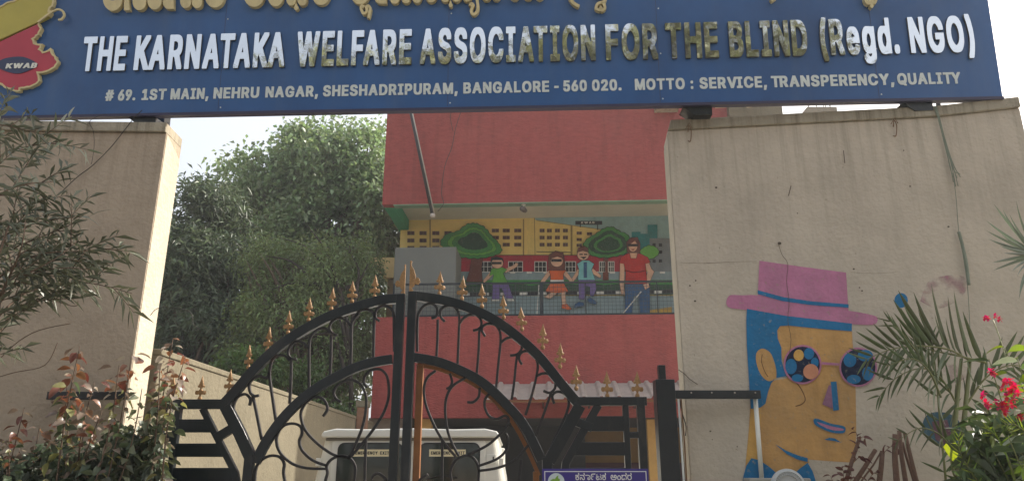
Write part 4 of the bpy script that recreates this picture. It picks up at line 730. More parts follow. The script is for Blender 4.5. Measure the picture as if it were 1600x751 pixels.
def out(poly, k=1.0):      # slightly larger dark copy = the drawn outline
    cx = sum(p[0] for p in poly)/len(poly); cy = sum(p[1] for p in poly)/len(poly); o = []
    for x, y in poly:
        d = math.hypot(x-cx, y-cy) or 1; o.append((x+(x-cx)/d*k, y+(y-cy)/d*k))
    return o
def OP(slot, poly, k=.8): return [(BK_, out(poly, k)), (slot, poly)]
L = [(S_, [(836,338),(1060,336),(1060,400),(836,400)]), (Y_, [(823,336),(838,344),(944,359),(944,400),(823,400)]), (OL_, line_poly([(835,340),(836,399)], 1.2)), (OL_, line_poly([(893,352),(893,398)], 3)), (BK_, line_poly([(838,393),(892,394)], 1.2)), (OL_, line_poly([(838,344),(944,359)], 1)), (OL_, line_poly([(672,343),(672,398)], 2)), (OL_, line_poly([(818,342),(818,398)], 2))]
L += [(BK_, rect(899,345,941,351)), (BK_, rect(906,351,907.5,355)), (BK_, rect(933,351,934.5,359))]
mpaint('painted_sky', L[:1], .001); mpaint('painted_block', L[1:2], .002); mpaint('block_edge_lines', L[2:8], .004)['kind'] = 'stuff'
for k_, l_ in enumerate(L[8:]): mpaint('painted_roof_sign', [l_], .006)
L = []
for v in (364, 375.5, 387):
    for u in (642, 661, 681, 700): L.append((W_, rect(u-5.5, v-3, u+5.5, v+3)))
for v in (360, 371, 382):
    for u in (774, 791, 809): L.append((W_, rect(u-5.5, v-2.8, u+5.5, v+2.8)))
    for u in (847, 858.5, 871, 883.5): L.append((W_, rect(u-3.8, v-2.8, u+3.8, v+2.8)))
for v, u in ((364,905),(365,921),(374,905),(375,920),(383,905)): L.append((W_, rect(u-4, v-2.3, u+4, v+2.3)))
L2 = [(OL_, line_poly([((p[0][0]+p[1][0])/2, p[0][1]), ((p[0][0]+p[1][0])/2, p[2][1])], .7)) for s, p in L]
tag(mpaint('painted_windows', L+L2, .006), kind='stuff')
L = [(TL_, rect(987,362,1001,400)), (TL_, rect(1001,365,1013,400)), (TL_, rect(1012,351,1027,400)), (G2_, rect(1015,372,1050,425)), (S_, [(980,360),(987,360),(987,400),(980,400)])]
word(FM, mural, 'KWAB', 908, 929, FM.p(918, 349.5)[1], FM.p(918, 346.3)[1]-FM.p(918, 349.5)[1], wh, wh, .001, off=0, ychord=348, gap=.2, y=-.012, name='painted_letter')
for o_ in mural.children:
    if o_.name.startswith('painted_letter'): o_.location.y = 0
for v in (383, 394, 408):
    for u in (1022, 1032): L.append((BK_, rect(u-2.5, v-3, u+2.5, v+2)))
mpaint('painted_far_buildings', L, .045)
L = [(RD_, [(712,398),(970,398),(985,402),(1000,406),(1000,426),(712,426)]), (BK_, rect(712,398,970,399)), (RD_, rect(712,403,990,404)), (GY_, rect(616,424,1060,442)), (GM_, rect(712,437,1060,446)), (GD_, smooth_pts([(712,446),(725,443),(740,446),(755,442),(770,446),(785,443),(800,445),(815,443),(830,446),(850,443),(870,446),(890,443),(905,445),(925,443),(945,445),(965,443),(985,446),(1010,444),(1060,445)], 2)+[(1060,460),(712,460)]),
     (GY_, rect(616,462,1060,500)), (BK_, [(712,457),(1060,452),(1060,457),(712,464)])]
for u in range(722, 1050, 30): L.append((WH_, [(u,457.5-(u-722)*.012),(u+12,457.3-(u-722)*.012),(u+12,462-(u-722)*.012),(u,462.3-(u-722)*.012)]))
for u in range(745, 1050, 26): L.append((WH_, rect(u, 424, u+8, 427)))
for u0, u1 in ((750,768),(795,816),(836,853),(884,899),(937,945),(951,959)):
    L.append((WH_, rect(u0-1,408,u1+1,425))); L.append((BK_, rect(u0,409,u1,424)))
    for k in (1, 2): L.append((WH_, rect(u0+(u1-u0)*k/3-.4,409,u0+(u1-u0)*k/3+.4,424)))
    L.append((WH_, rect(u0,416,u1,416.8)))
mpaint('painted_street', L, .050)
def lump(pts, amp=2.0, n=6):
    P = smooth_pts(pts+[pts[0]], n); o = []
    for i, (x, y) in enumerate(P[:-1]):
        cx = sum(p[0] for p in pts)/len(pts); cy = sum(p[1] for p in pts)/len(pts); d = math.hypot(x-cx, y-cy); k = abs(math.sin(i*.9))*amp
        o.append((x+(x-cx)/d*k, y+(y-cy)/d*k))
    return o
t1 = lump([(742,350),(756,356),(766,368),(778,380),(782,392),(768,399),(748,402),(728,401),(712,398),(696,388),(690,378),(700,366),(716,362),(730,352)])
sc_ = lambda P, k, c: [(c[0]+(x-c[0])*k, c[1]+(y-c[1])*k) for x, y in P]
mpaint('painted_tree', OP(TK_, [(737,400),(755,400),(752,420),(754,440),(728,440),(735,420)])+OP(GM_, t1, 1)+OP(GB_, sc_(t1,.8,(742,380)), .6)+OP(GM_, sc_(t1,.66,(742,379)), .5)+OP(GD_, sc_(t1,.48,(741,377)), .5), .08)
t2 = lump([(956,355),(968,362),(980,368),(986,384),(978,394),(962,399),(940,401),(922,396),(912,386),(918,374),(932,366),(944,358)], 1.6)
mpaint('painted_tree', OP(TK_, [(943,399),(950,399),(951,437),(942,437)])+OP(GM_, t2, 1)+OP(GD_, sc_(t2,.78,(951,381)), .5)+OP(GM_, sc_(t2,.6,(952,382)), .4)+OP(GD_, sc_(t2,.46,(952,383)), .4), .08)
mpaint('painted_bush', OP(GB_, lump([(1005,388),(1015,384),(1026,388),(1028,396),(1018,403),(1004,402),(998,396)], 1.2)), .08)
def person(nm, parts, y0=.1):
    L = []
    for s, p in parts: L += OP(s, p, .7)
    mpaint(nm, L, y0)
HEAD = lambda cx, cy, rx, ry: ell(cx, cy, rx, ry, 18)
person('painted_boy', [(SK_, [(768,422),(773,426),(762,437),(756,442),(755,438)]), (SK_, [(787,421),(803,414),(806,410),(810,412),(807,417),(790,426)]), (PU_, [(770,440),(793,440),(797,452),(802,466),(791,467),(784,450),(780,450),(781,468),(769,468),(770,452)]), (GB_, [(768,420),(776,417),(786,418),(792,421),(786,427),(793,441),(769,441),(772,428),(765,431)]), (SK_, HEAD(777,411,9,8)), (BK_, [(767,409),(768,402),(776,401),(785,403),(787,410),(784,406),(770,406)]), (BK_, rect(769,409,783,412.5)), (WH_, [(768,467),(780,467),(781,470),(768,470)]), (WH_, [(791,466),(802,466),(804,470),(792,470)])])
person('painted_girl', [(SK_, [(858,421),(862,426),(848,444),(843,445),(845,439)]), (SK_, [(882,420),(894,436),(896,441),(891,440),(879,427)]), (SK_, [(864,455),(872,456),(860,466),(850,464)]), (SK_, [(876,455),(883,455),(885,476),(879,476)]), (OR_, [(852,455),(857,447),(861,441),(880,441),(884,448),(888,455),(870,457)]), (OR_, [(857,421),(863,418),(877,418),(884,422),(880,428),(880,440),(861,440),(860,428)]), (WH_, rect(860,437,881,440)), (TK_, [(857,412),(858,398),(868,392),(880,395),(883,413),(882,422),(858,422)]), (SK_, HEAD(870,408,9.5,8.5)), (TK_, [(860,404),(862,395),(872,394),(880,398),(880,404),(871,400)]), (BK_, rect(862,404.5,877,408.5)), (OR_, [(878,476),(886,475),(893,482),(890,484),(878,481)])])
mpaint('painted_cane', [(WH_, line_poly([(842,445),(839,490)], 1.5))], .13)
person('painted_youth', [(SK_, [(903,420),(907,424),(895,441),(891,439)]), (SK_, [(926,419),(939,430),(938,434),(934,432),(924,426)]), (PU_, [(904,436),(929,436),(932,450),(927,462),(922,461),(922,448),(916,446),(913,467),(905,467)]), (LB_, [(902,412),(910,407),(920,407),(928,412),(924,421),(930,437),(903,437),(905,421)]), (JE_, rect(912,410,917,433)), (SK_, HEAD(911,398,9,8)), (TK_, [(902,394),(904,387),(912,384),(919,388),(919,394),(911,391)]), (BK_, [(906,396.5),(910,396.5),(910,398),(906,398)]), (BK_, [(913,396.5),(917,396.5),(917,398),(913,398)]), (BK_, [(907,401),(916,401),(912,404)]), (JE_, [(899,475),(905,471),(912,473),(912,478),(897,480)]), (JE_, [(918,466),(922,464),(933,472),(931,475),(919,472)])])
person('painted_woman', [(TK_, [(980,392),(979,378),(986,371),(996,371),(1000,380),(1000,398),(994,402),(982,398)]), (SK_, [(969,408),(976,410),(975,448),(976,460),(971,460),(968,440)]), (SK_, [(1012,406),(1018,420),(1022,424),(1012,448),(1006,448),(1012,424),(1006,410)]), (JE_, [(977,443),(1015,443),(1015,489),(1000,489),(997,462),(990,462),(988,489),(977,489)]), (RR_, [(970,402),(980,396),(1000,396),(1012,402),(1016,410),(1008,412),(1010,430),(1011,443),(977,443),(978,424),(975,412),(968,411)]), (SK_, [(984,395),(996,395),(994,403),(986,403)]), (SK_, HEAD(989,384,7,9)), (TK_, [(981,384),(982,374),(990,371),(997,376),(997,383),(992,376)]), (BK_, rect(982,381,996,384.5)), (RR_, [(986,389),(991,389),(989,390.5)]), (BK_, line_poly([(978,422),(990,425),(1008,423)], .8)), (SK_, [(1005,444),(1013,442),(1015,448),(1008,452)])], .1)
mpaint('painted_cane', [(WH_, line_poly([(1002,455),(973,490)], 1.8))], .14)
mpaint('painted_ground', [(OG_, [(1016,484),(1050,479),(1050,500),(1014,500)])], .1)
# railing
rl = MB()
xL, xR = B(614, 460, .12)[0], BW-.2
zr0, zr1 = B(800, 490, .12)[1], B(800, 441.5, .12)[1]
MB().box(xL, xR, .10, .14, zr1-.03, zr1+.01).build('rail', M_black, bd)
MB().box(xL, xR, .10, .14, zp+.001, zp+.05).build('rail', M_black, bd)
for u, w in ((615,.03),(760,.02),(805,.02),(846,.085),(915,.02),(1027,.02)):
    x = B(u, 465, .12)[0]; MB().box(x-w/2, x+w/2, .095, .145, zp, zr1).build('baluster', M_black, bd)
mesh = MB(); x = xL
while x < B(1060, 460)[0]: mesh.box(x-.004, x+.004, .118, .122, zp, zr1); x += .085
z = zp+.06
while z < zr1: mesh.box(xL, B(1060,460)[0], .1225, .1265, z-.004, z+.004); z += .085
tag(mesh.build('wire_mesh', mat('mesh_wire', srgb(60, 66, 66), rough=.6), bd), kind='stuff')
gx0, gx1 = B(615, 430, .5)[0], B(712, 430, .5)[0]
gs = thing('grey_cabinet', 'plain grey metal cabinet standing on the balcony in front of the mural', 'cabinet', FB.M)
MB().box(gx0, gx1, .5, 1.5, zp-.12, B(660, 386, .5)[1]).build('cabinet_body', mat('grey_sheet', srgb(112, 114, 107), rough=.7, var=.06, vs=2), gs, bevel=.015)
MB().box(gx0+.03, gx1-.03, .494, .4995, zp, B(660, 389, .5)[1]).build('cabinet_panel', mat('grey_sheet2', srgb(108, 110, 104), rough=.7, var=.08, vs=1.5), gs, bevel=.002)
# hanging pipe and camera
hp = thing('fallen_pipe', 'long two-tone pipe hanging down the red wall', 'pipe')
A = FB.M @ FB.hit(630, 120, -.25); Bq = FB.M @ FB.hit(676, 337, -.25)
MB().tube([A, Bq], .038, 10).build('pipe_body', mat('pipe_black', srgb(40, 40, 42), rough=.5), hp, smooth=True)
MB().tube([A+Vector((.035,-.03,0)), Bq+Vector((.035,-.03,.05))], .014, 8).build('pipe_strip', M_metal, hp, smooth=True)
MB().lathe([(.03,-.05),(.055,-.04),(.06,.02),(.04,.05)], c=Bq, n=14).build('pipe_end', M_metal, hp, smooth=True)
MB().box(A.x-.05, A.x+.05, A.y, 16.05, A.z-.05, A.z+.02).build('bracket', M_black, hp)
wire('slack_wire', 'slack wire trailing beside the hanging pipe on the red wall', [tuple(FB.M @ FB.hit(u, v, -.1)) for u, v in ((722,170),(712,200),(706,230),(695,260),(690,300),(693,318),(684,330))], .008)
wire('slack_wire', 'short pinkish wire end hanging just under the sign on the red wall', [tuple(FB.M @ FB.hit(u, v, -.08)) for u, v in ((706,168),(704,185),(708,205))], .007)
cc = FB.hit(818, 323, .12)
cm = thing('cctv_camera', 'small dark camera hanging under the upper red wall over the mural', 'camera', FB.M @ Matrix.Translation((cc.x, .12, zf)))
MB().lathe([(.05,-.03),(.06,0)], n=12).build('mount', M_white, cm)
MB().tube([(0,0,-.02),(0,-.02,-.12)], .015, 8).build('arm', M_white, cm)
MB().tube([(-.03,-.16,-.17),(.0,.0,-.13),(.03,.12,-.12)], [.055,.065,.055], 12).build('camera_body', mat('camera_dark', srgb(80, 70, 62), rough=.5), cm, smooth=True)
# ground floor: porch, columns, dado
zc0 = zg
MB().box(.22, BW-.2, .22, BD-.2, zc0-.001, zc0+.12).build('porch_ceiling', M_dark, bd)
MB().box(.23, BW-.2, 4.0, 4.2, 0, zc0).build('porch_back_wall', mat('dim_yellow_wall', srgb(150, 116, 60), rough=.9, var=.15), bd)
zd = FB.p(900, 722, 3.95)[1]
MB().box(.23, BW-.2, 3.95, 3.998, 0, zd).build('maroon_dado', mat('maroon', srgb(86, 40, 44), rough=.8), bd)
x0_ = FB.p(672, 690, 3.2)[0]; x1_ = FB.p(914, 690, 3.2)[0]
MB().box(x0_, x1_, 3.2, 3.3, 0, zc0-.002).build('porch_shade_sheet', mat('porch_shade', srgb(46, 46, 46), rough=.7), bd)  # dark sheet standing in for the deep shade inside the porch
for i, u in enumerate((576, 648, 1010)):
    x = FB.p(u, 690, .3)[0]; 
    if i == 1: MB().box(x, x+.35, .225, .5, 0, zc0-.002).build('column', mat('ochre_wall', srgb(190, 150, 84)), bd, bevel=.01)
xx = FB.p(1012, 690, .6)[0]
MB().box(xx, xx+.5, .6, .9, 0, zc0-.002).build('column', mat('ochre_wall', srgb(190, 150, 84)), bd, bevel=.01)
MB().box(FB.p(565,690,.0)[0]+.1, FB.p(640,690,.0)[0], .1, .3, 0, FB.p(600,652,.1)[1]-.002).build('grey_plinth_wall', mat('old_cement', srgb(116, 100, 84), rough=.9, var=.2, vs=3, bump=.3), bd)
# corrugated awning
aw = thing('corrugated_awning', 'grey corrugated sheet awning fixed under the red parapet', 'awning', FB.M)
ax0 = FB.p(765, 603, 0)[0]; ax1 = FB.p(1075, 600, 0)[0]; za = FB.p(900, 599, 0)[1]; zb2 = FB.p(900, 623, -1.1)[1]
def corr(x):
    p = (x % .34)/.34
    return .05 if p < .18 else (.05*(1-(p-.18)/.1) if p < .28 else (0 if p < .9 else .05*(p-.9)/.1))
n_ = 9; xs_ = [ax0+(ax1-ax0)*i/260 for i in range(261)]
nsh = 4
for s in range(nsh):
    seg = xs_[s*65:(s+1)*65+1]; mb = MB(); vs = []
    off = .004*s
    for x in seg: vs += [(x, 0, za+corr(x)+off), (x, -1.1-.01*(s % 2), zb2+corr(x)+off)]
    N = len(seg); mb.add(vs, [(2*i, 2*i+1, 2*i+3, 2*i+2) for i in range(N-1)])
    o = mb.build('corrugated_sheet', M_metal, aw); md = o.modifiers.new('t', 'SOLIDIFY'); md.thickness = .004
for k in range(5):
    x = ax0+.2+(ax1-ax0-.4)*k/4
    MB().tube([(x, 0, za-.5), (x, -1.0, zb2-.03)], .018, 6).build('strut', M_black, aw)
MB().box(ax0, ax1, -1.04, -1.0, zb2-.05, zb2-.012).build('batten', M_brown, aw)
# cream ledge of the neighbouring block, left of the building
lg = thing('cream_ledge_house', 'cream concrete ledge and wall jutting out left of the red building', 'building')
la = at(578, 402, 18.5); lc = at(640, 402, 18.5)
z0 = la.z; zbm = at(600, 434, 18.5).z
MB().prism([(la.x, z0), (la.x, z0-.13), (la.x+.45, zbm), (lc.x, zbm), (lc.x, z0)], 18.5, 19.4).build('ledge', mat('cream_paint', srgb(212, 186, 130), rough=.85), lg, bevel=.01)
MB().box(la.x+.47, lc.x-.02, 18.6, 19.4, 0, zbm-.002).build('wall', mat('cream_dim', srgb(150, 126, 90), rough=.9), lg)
# thin lattice mast far behind, seen under the sign
lt = thing('lattice_mast', 'thin steel lattice frame standing far behind the mural wall under the sign', 'mast')
def ltp(u, v): return at(u, v, 30)
for (a, b2) in (((1264,170),(1257,120)),((1276,170),(1274,120)),((1287,170),(1288,120)),((1297,170),(1300,120)),((1299,172),(1286,140)),((1289,170),(1296,140))):
    A = ltp(*a); B2 = ltp(*b2); d = (A-B2).normalized(); MB().tube([B2, A], .022, 6).build('steel_rod', M_wire, lt)
A = ltp(1257, 172); B2 = ltp(1303, 172); MB().box(A.x, B2.x, 29.7, 30.3, 0, A.z).build('tower_block', M_cream, lt)

# ---------------------------------------------------------------- yard boundary wall and pillar
bw = thing('boundary_wall', 'long cream compound wall running back from the left of the gate', 'wall')
ya, yb = 5.85, 15.2
za_ = at(292, 561, 6.1).z; XB = -2.78
zfar = at(560, 653, 13.3).z
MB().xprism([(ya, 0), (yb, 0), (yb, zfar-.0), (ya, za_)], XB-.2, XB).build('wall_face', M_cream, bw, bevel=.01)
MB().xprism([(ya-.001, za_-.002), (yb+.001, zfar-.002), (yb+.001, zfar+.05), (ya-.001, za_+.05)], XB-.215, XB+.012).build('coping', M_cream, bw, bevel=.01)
pl_ = thing('yard_pillar', 'slim pinkish-brown pillar with a cap at the end of the cream wall', 'pillar')
pa = at(567, 640, 13.6)
MB().box(pa.x-.09, pa.x+.09, 13.5, 13.7, 0, at(567, 636, 13.6).z).build('shaft', mat('brown_plaster', srgb(132, 98, 76), rough=.9, bump=.3), pl_, bevel=.01)
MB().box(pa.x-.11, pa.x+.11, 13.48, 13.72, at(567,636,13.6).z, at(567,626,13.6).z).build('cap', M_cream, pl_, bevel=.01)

# ---------------------------------------------------------------- white van
VY = 7.0; vc = at(641, 700, VY).x
van = thing('van', 'white passenger van parked nose-in behind the gate with EMERGENCY EXIT stickers', 'van', Matrix.Translation((vc, VY, 0)))
VM = Frame((vc, VY, 0))
M_van = mat('white_car_paint', srgb(222, 222, 214), rough=.28, var=.05, vs=2); M_van.node_tree.nodes['Principled BSDF'].inputs['Coat Weight'].default_value = .4
M_rub = mat('rubber_black', srgb(22, 22, 22), rough=.7); M_gap = mat('seam_dark', srgb(40, 40, 38), rough=.8)
zr = VM.p(640, 668)[1]; zlip = VM.p(640, 684)[1]
hw = lambda z: np.interp(z, [.35, .8, 1.2, 1.5, zlip], [.86, .90, .895, .865, .795])
ring_z = [.38, .55, .8, 1.0, 1.2, 1.35, 1.5, 1.65, zlip]
st = [(0.0, .0), (.06, .02), (.2, .02), (3.0, .02), (3.9, .0)]
mb = MB(); vs = []; ny = 0
secs = [(.03, .965), (.0, .93), (.0, .9)]
def section(y, k, top):
    pts = [( -hw(z)*k, z) for z in ring_z if z <= top]+[(-hw(top)*k, top)] ; pts = pts+[(-x, z) for x, z in pts[::-1]]; return pts
body = MB()
Ys = [(0, .94, zlip), (.035, .985, zlip), (.1, 1.0, zlip), (2.6, 1.0, zlip)]
prev = None; allv = []; 
for y, k, top in Ys: 
    P = [(-hw(z)*k, z) for z in ring_z]; P += [(-x, z) for x, z in P[::-1]]; allv.append([(x, y, z) for x, z in P])
N = len(allv[0]); flatv = [v for r_ in allv for v in r_]
fs = [tuple(range(N)), tuple(range((len(Ys))*N-1, (len(Ys)-1)*N-1, -1))]
for i in range(len(Ys)-1):
    for j in range(N): fs.append((i*N+j, i*N+(j+1) % N, (i+1)*N+(j+1) % N, (i+1)*N+j))
body.add(flatv, fs)
body.xprism([(2.55, .38), (4.25, .38), (4.3, .6), (4.25, .98), (3.35, 1.12), (2.75, zlip-.02), (2.55, zlip-.02)], -.84, .84)
body.build('body', M_van, van, bevel=.02)
rw = .80
roofp = [(-rw, zlip+.004), (rw, zlip+.004), (rw+.012, zlip+.03), (rw-.012, zlip+.06), (rw-.12, zlip+.083), (.4, zr-.014), (0, zr-.004), (-.4, zr-.014), (-rw+.12, zlip+.083), (-rw+.012, zlip+.06), (-rw-.012, zlip+.03)]
MB().prism(roofp, -.05, 2.85).build('roof', M_van, van, bevel=.018)
MB().box(-rw+.03, rw-.03, -.022, .0, zlip-.022, zlip+.002).build('roof_gutter', mat('seal_grey', srgb(110, 104, 94), rough=.7), van)
def rrect(x0, x1, z0, z1, r):
    P = []
    for cx, cz, a in ((x1-r, z1-r, 0), (x0+r, z1-r, 90), (x0+r, z0+r, 180), (x1-r, z0+r, 270)):
        for k in range(6): P.append((cx+r*math.cos(R(a+18*k)), cz+r*math.sin(R(a+18*k))))
    return P
M_glass = mat('dark_car_glass', (.025, .034, .028), rough=.09, var=.3, vs=2, spec=.7)
wx = lambda u: VM.p(u, 720)[0]
for (ua, ub) in ((529, 627), (657, 748)):
    x0, x1 = wx(ua), wx(ub); zt_2 = VM.p(640, 693)[1]
    dr = MB().prism(rrect(x0-.07, x1+.06, .5, zt_2+.055, .05), -.012, .0).build('rear_door', M_van, van, bevel=.006)
    MB().prism(rrect(x0-.012, x1+.012, .98, zt_2+.012, .06), -.018, -.012).build('window_seal', M_rub, dr, bevel=.002)
    MB().prism(rrect(x0, x1, .99, zt_2, .055), -.021, -.0182).build('window_glass', M_glass, dr)
for u, sg_ in ((522, -1), (757, 1)):
    x = wx(u)
    MB().box(x-.004, x+.004, -.004, .002, .5, zlip-.03).build('door_seam', M_gap, van)
for u in (553, 671):
    x0, x1 = VM.p(u, 707)[0], VM.p(u+57, 707)[0]; z0, z1 = VM.p(640, 712.5)[1], VM.p(640, 701.5)[1]
    s = MB().box(x0, x1, -.0235, -.0215, z0, z1).build('sticker', mat('sticker_cream', srgb(226, 214, 176), rough=.6, var=.03), van)
    fw = Frame((vc, VY-.0235, 0))
    word(VM, van, 'EMERGENCY', u+2.5, u+37, z0+.017, .028, M_gap, M_gap, .0008, off=.0, ychord=707, gap=.1, y=-.0236, name='sticker_letter')
    word(VM, van, 'EXIT', u+41, u+55, z0+.017, .028, M_gap, M_gap, .0008, off=.0, ychord=707, gap=.1, y=-.0236, name='sticker_letter')
_a = VM.p(758, 724); _b = VM.p(775, 709)
MB().prism(rrect(_a[0]+.012, _b[0], _a[1], _b[1], .012), -.010, .004).build('vent_flap', M_van, van, bevel=.003)
MB().box(_b[0]-.03, _b[0]-.018, -.013, -.0105, _a[1]+.03, _b[1]-.02).build('flap_catch', M_gap, van)
MB().tube([(-.03, -.02, 1.02), (-.03, -.05, 1.03), (-.03, -.05, 1.12), (-.03, -.02, 1.13)], .009, 6).build('door_handle', M_rub, van)
for s in (-1, 1):
    for z in (1.28, 1.62): MB().box(s*.83-.02, s*.83+.02, -.012, .02, z, z+.07).build('hinge', M_van, van, bevel=.006)
    tl_ = MB().box(s*.86-.05, s*.86+.03, -.02, .05, .75, 1.05).build('tail_light', mat('tail_red', srgb(140, 16, 16), rough=.2), van, bevel=.015)
    for y in (.75, 3.3):
        wvb = MB().tube([(s*.68, y, .34), (s*.90, y, .34)], .34, 24).build('wheel', M_rub, van, bevel=.02)
        MB().tube([(s*.895, y, .34), (s*.91, y, .34)], .2, 16).build('rim', M_metal, wvb)
    MB().add([(s*.903, y, z) for y, z in ((.25,1.2),(2.4,1.2),(2.4,1.25),(.25,1.25))], [(0,1,2,3)]).build('side_trim', M_rub, van)
MB().box(-.86, .86, -.10, .02, .36, .55).build('bumper', M_rub, van, bevel=.03)

# door mirror / wiper seen on the right window
MB().tube([(wx(668), -.03, VM.p(668,748)[1]), (wx(690), -.03, VM.p(690,738)[1]-.02), (wx(715), -.03, VM.p(715,742)[1]-.02)], .008, 6).build('wiper', M_rub, van)

# ---------------------------------------------------------------- plants
def leaf_mesh(name, L, W, m, prof='oval', curl=.25, fold=.18, n=5, wavy=0.):
    """single leaf along +x, face up +z"""
    vs = []; fs = []
    for i in range(n+1):
        t_ = i/n
        if prof == 'oval': w = math.sin(math.pi*min(1, t_**.8))**.75
        elif prof == 'narrow': w = math.sin(math.pi*t_**.7)**.8
        elif prof == 'heart': w = (1-t_)**.7*min(1, .55+t_*3) if t_ < 1 else 0
        else: w = min(1, t_*5)*(1-t_)**.6
        w = max(w, .03)*W/2; x = L*t_; z = -curl*L*t_*t_; s = wavy*L*math.sin(t_*9)
        vs += [(x, -w, z+fold*w*2+s), (x, 0, z), (x, w, z+fold*w*2-s)]
    for i in range(n):
        a = 3*i; fs += [(a, a+1, a+4, a+3), (a+1, a+2, a+5, a+4)]
    mb = MB(); mb.add(vs, fs); return mb.mesh(name, m, smooth=True, recalc=False)
def basis(pos, d, roll=0., s=1.):
    d = Vector(d).normalized(); up = Vector((0, 0, 1))
    y = up.cross(d)
    if y.length < .05: y = Vector((0, 1, 0))
    y.normalize(); z = d.cross(y); M = Matrix((d, y, z)).transposed().to_4x4()
    return Matrix.Translation(pos) @ M @ Matrix.Rotation(roll, 4, 'X') @ Matrix.Diagonal((s, s, s, 1))
def leaf_cloud(name, parent, P, D, L, W, m, seed=1, kind=None, fold=.2, droop=.25):
    """many small folded leaves as one mesh: P positions, D directions (numpy)"""
    rs = np.random.RandomState(seed); N = len(P)
    D = D/np.linalg.norm(D, axis=1)[:, None]; rv = rs.normal(size=(N, 3)); rv[:, 2] += .8
    S = np.cross(D, rv); S /= np.linalg.norm(S, axis=1)[:, None]; U = np.cross(S, D)
    k = rs.uniform(.7, 1.3, N)[:, None]; l_ = L*k; w_ = W*k/2
    base = P; mid = P+D*l_*.5+U*0; tip = P+D*l_-np.array([0, 0, 1])*l_*droop
    a = P+D*l_*.42+S*w_+U*w_*fold*2; b = P+D*l_*.42-S*w_+U*w_*fold*2
    V = np.stack([base, a, tip, b], 1).reshape(-1, 3)
    idx = np.arange(N)*4
    F = np.stack([idx, idx+1, idx+2, idx, idx+2, idx+3], 1).reshape(-1)
    me = bpy.data.meshes.new(name); me.vertices.add(4*N); me.vertices.foreach_set('co', V.reshape(-1).astype(np.float32))
    me.loops.add(6*N); me.loops.foreach_set('vertex_index', F.astype(np.int32)); me.polygons.add(2*N)
    me.polygons.foreach_set('loop_start', np.arange(2*N)*3); me.polygons.foreach_set('loop_total', np.full(2*N, 3)) if bpy.app.version < (4, 0) else None
    me.materials.append(m); me.update(calc_edges=True); me.validate()
    o = bpy.data.objects.new(name, me); C.objects.link(o); o.parent = parent
    if kind: o['kind'] = kind
    return o
def limbs(base, tips, r0, seed, sag=.1, n=6):
    """trunk and limbs: each limb leaves the trunk and runs to its tip, tapering"""
    rs = random.Random(seed); mb = MB(); base = Vector(base)
    for tp in tips:
        tp = Vector(tp); k = rs.uniform(.25, .55); fork = base+Vector((0, 0, (tp.z-base.z)*k))+Vector((rs.uniform(-.1, .1), rs.uniform(-.1, .1), 0))
        pts = [base, base.lerp(fork, .5)+Vector((rs.uniform(-.08, .08), rs.uniform(-.08, .08), 0)), fork, fork.lerp(tp, .4)+Vector((rs.uniform(-.3, .3), rs.uniform(-.3, .3), .25)), fork.lerp(tp, .75)+Vector((rs.uniform(-.2, .2), rs.uniform(-.2, .2), .12)), tp]
        P = smooth_pts([tuple(p) for p in pts], 3); N = len(P)
        mb.tube(P, [r0*(1-i/(N-1))**.8*(1 if i < 7 else .75)+.006 for i in range(N)], 7)
    return mb
def crown_points(ells, N, per, clump, seed, reject=None):
    """leaf clusters through a union of ellipsoids, thinner and ragged outside; returns positions and outward directions"""
    rs = np.random.RandomState(seed); P = []; Dd = []; cents = []
    vol = np.array([e[1][0]*e[1][1]*e[1][2] for e in ells]); vol = vol/vol.sum()
    while len(P)*per < N:
        e = ells[rs.choice(len(ells), p=vol)]; c = np.array(e[0]); r_ = np.array(e[1])
        d = rs.normal(size=3); d /= np.linalg.norm(d); rad = rs.uniform(.35, 1.0)**.6*rs.uniform(.85, 1.12)
        q = c+d*r_*rad
        if noise.noise(Vector(q*1.1)) < -.10: continue
        if reject and reject(q): continue
        cents.append(q)
        pp = q+rs.normal(size=(per, 3))*clump*np.array([1, 1, .7])
        dd = rs.normal(size=(per, 3))+d*.7+np.array([0, 0, -.25]); P.append(pp); Dd.append(dd)
    P = np.concatenate(P); Dd = np.concatenate(Dd)
    if reject:
        keep = np.array([not reject(q) for q in P]); P, Dd = P[keep], Dd[keep]
    return P, Dd, cents
def pe(u, v, Y, ru, rv, ry):
    c = at(u, v, Y); s = (at(u+1, v, Y)-c).length; return (tuple(c), (ru*s, ry, rv*s))
def inb(q): return (q[0] > -3.15 and 15.6 < q[1] < 25) or (q[0] > XB-.35 and q[1] < 15.6)
LT1 = mat('leaf_broad', srgb(122, 142, 100), rough=.42, var=.25, vs=1.5, leaf=.28, island=.35)
LT2 = mat('leaf_dark', srgb(88, 102, 76), rough=.5, var=.25, vs=1.5, leaf=.2, island=.35)
LT3 = mat('leaf_fine_olive', srgb(106, 122, 76), rough=.6, var=.3, vs=1.2, leaf=.2, island=.4)
LT4 = mat('leaf_bright', srgb(92, 122, 56), rough=.5, var=.25, vs=1.5, leaf=.35, island=.3)
def tree(label, ells, N, L, W, m, base, r0, seed, per=22, clump=.28, twigs=60, name='broadleaf_tree', reject=inb):
    tr = thing(name, label, 'tree', Matrix.Translation(Vector(base)))
    P, D, cents = crown_points(ells, N, per, clump, seed, reject); b = np.array(base)
    rs = random.Random(seed); tips = [np.array(c)-b for c in rs.sample(cents, min(twigs, len(cents)))]
    limbs((0, 0, 0), tips, r0, seed).build('trunk', M_bark, tr, smooth=True)
    leaf_cloud('crown', tr, P-b, D, L, W, m, seed)
    return tr
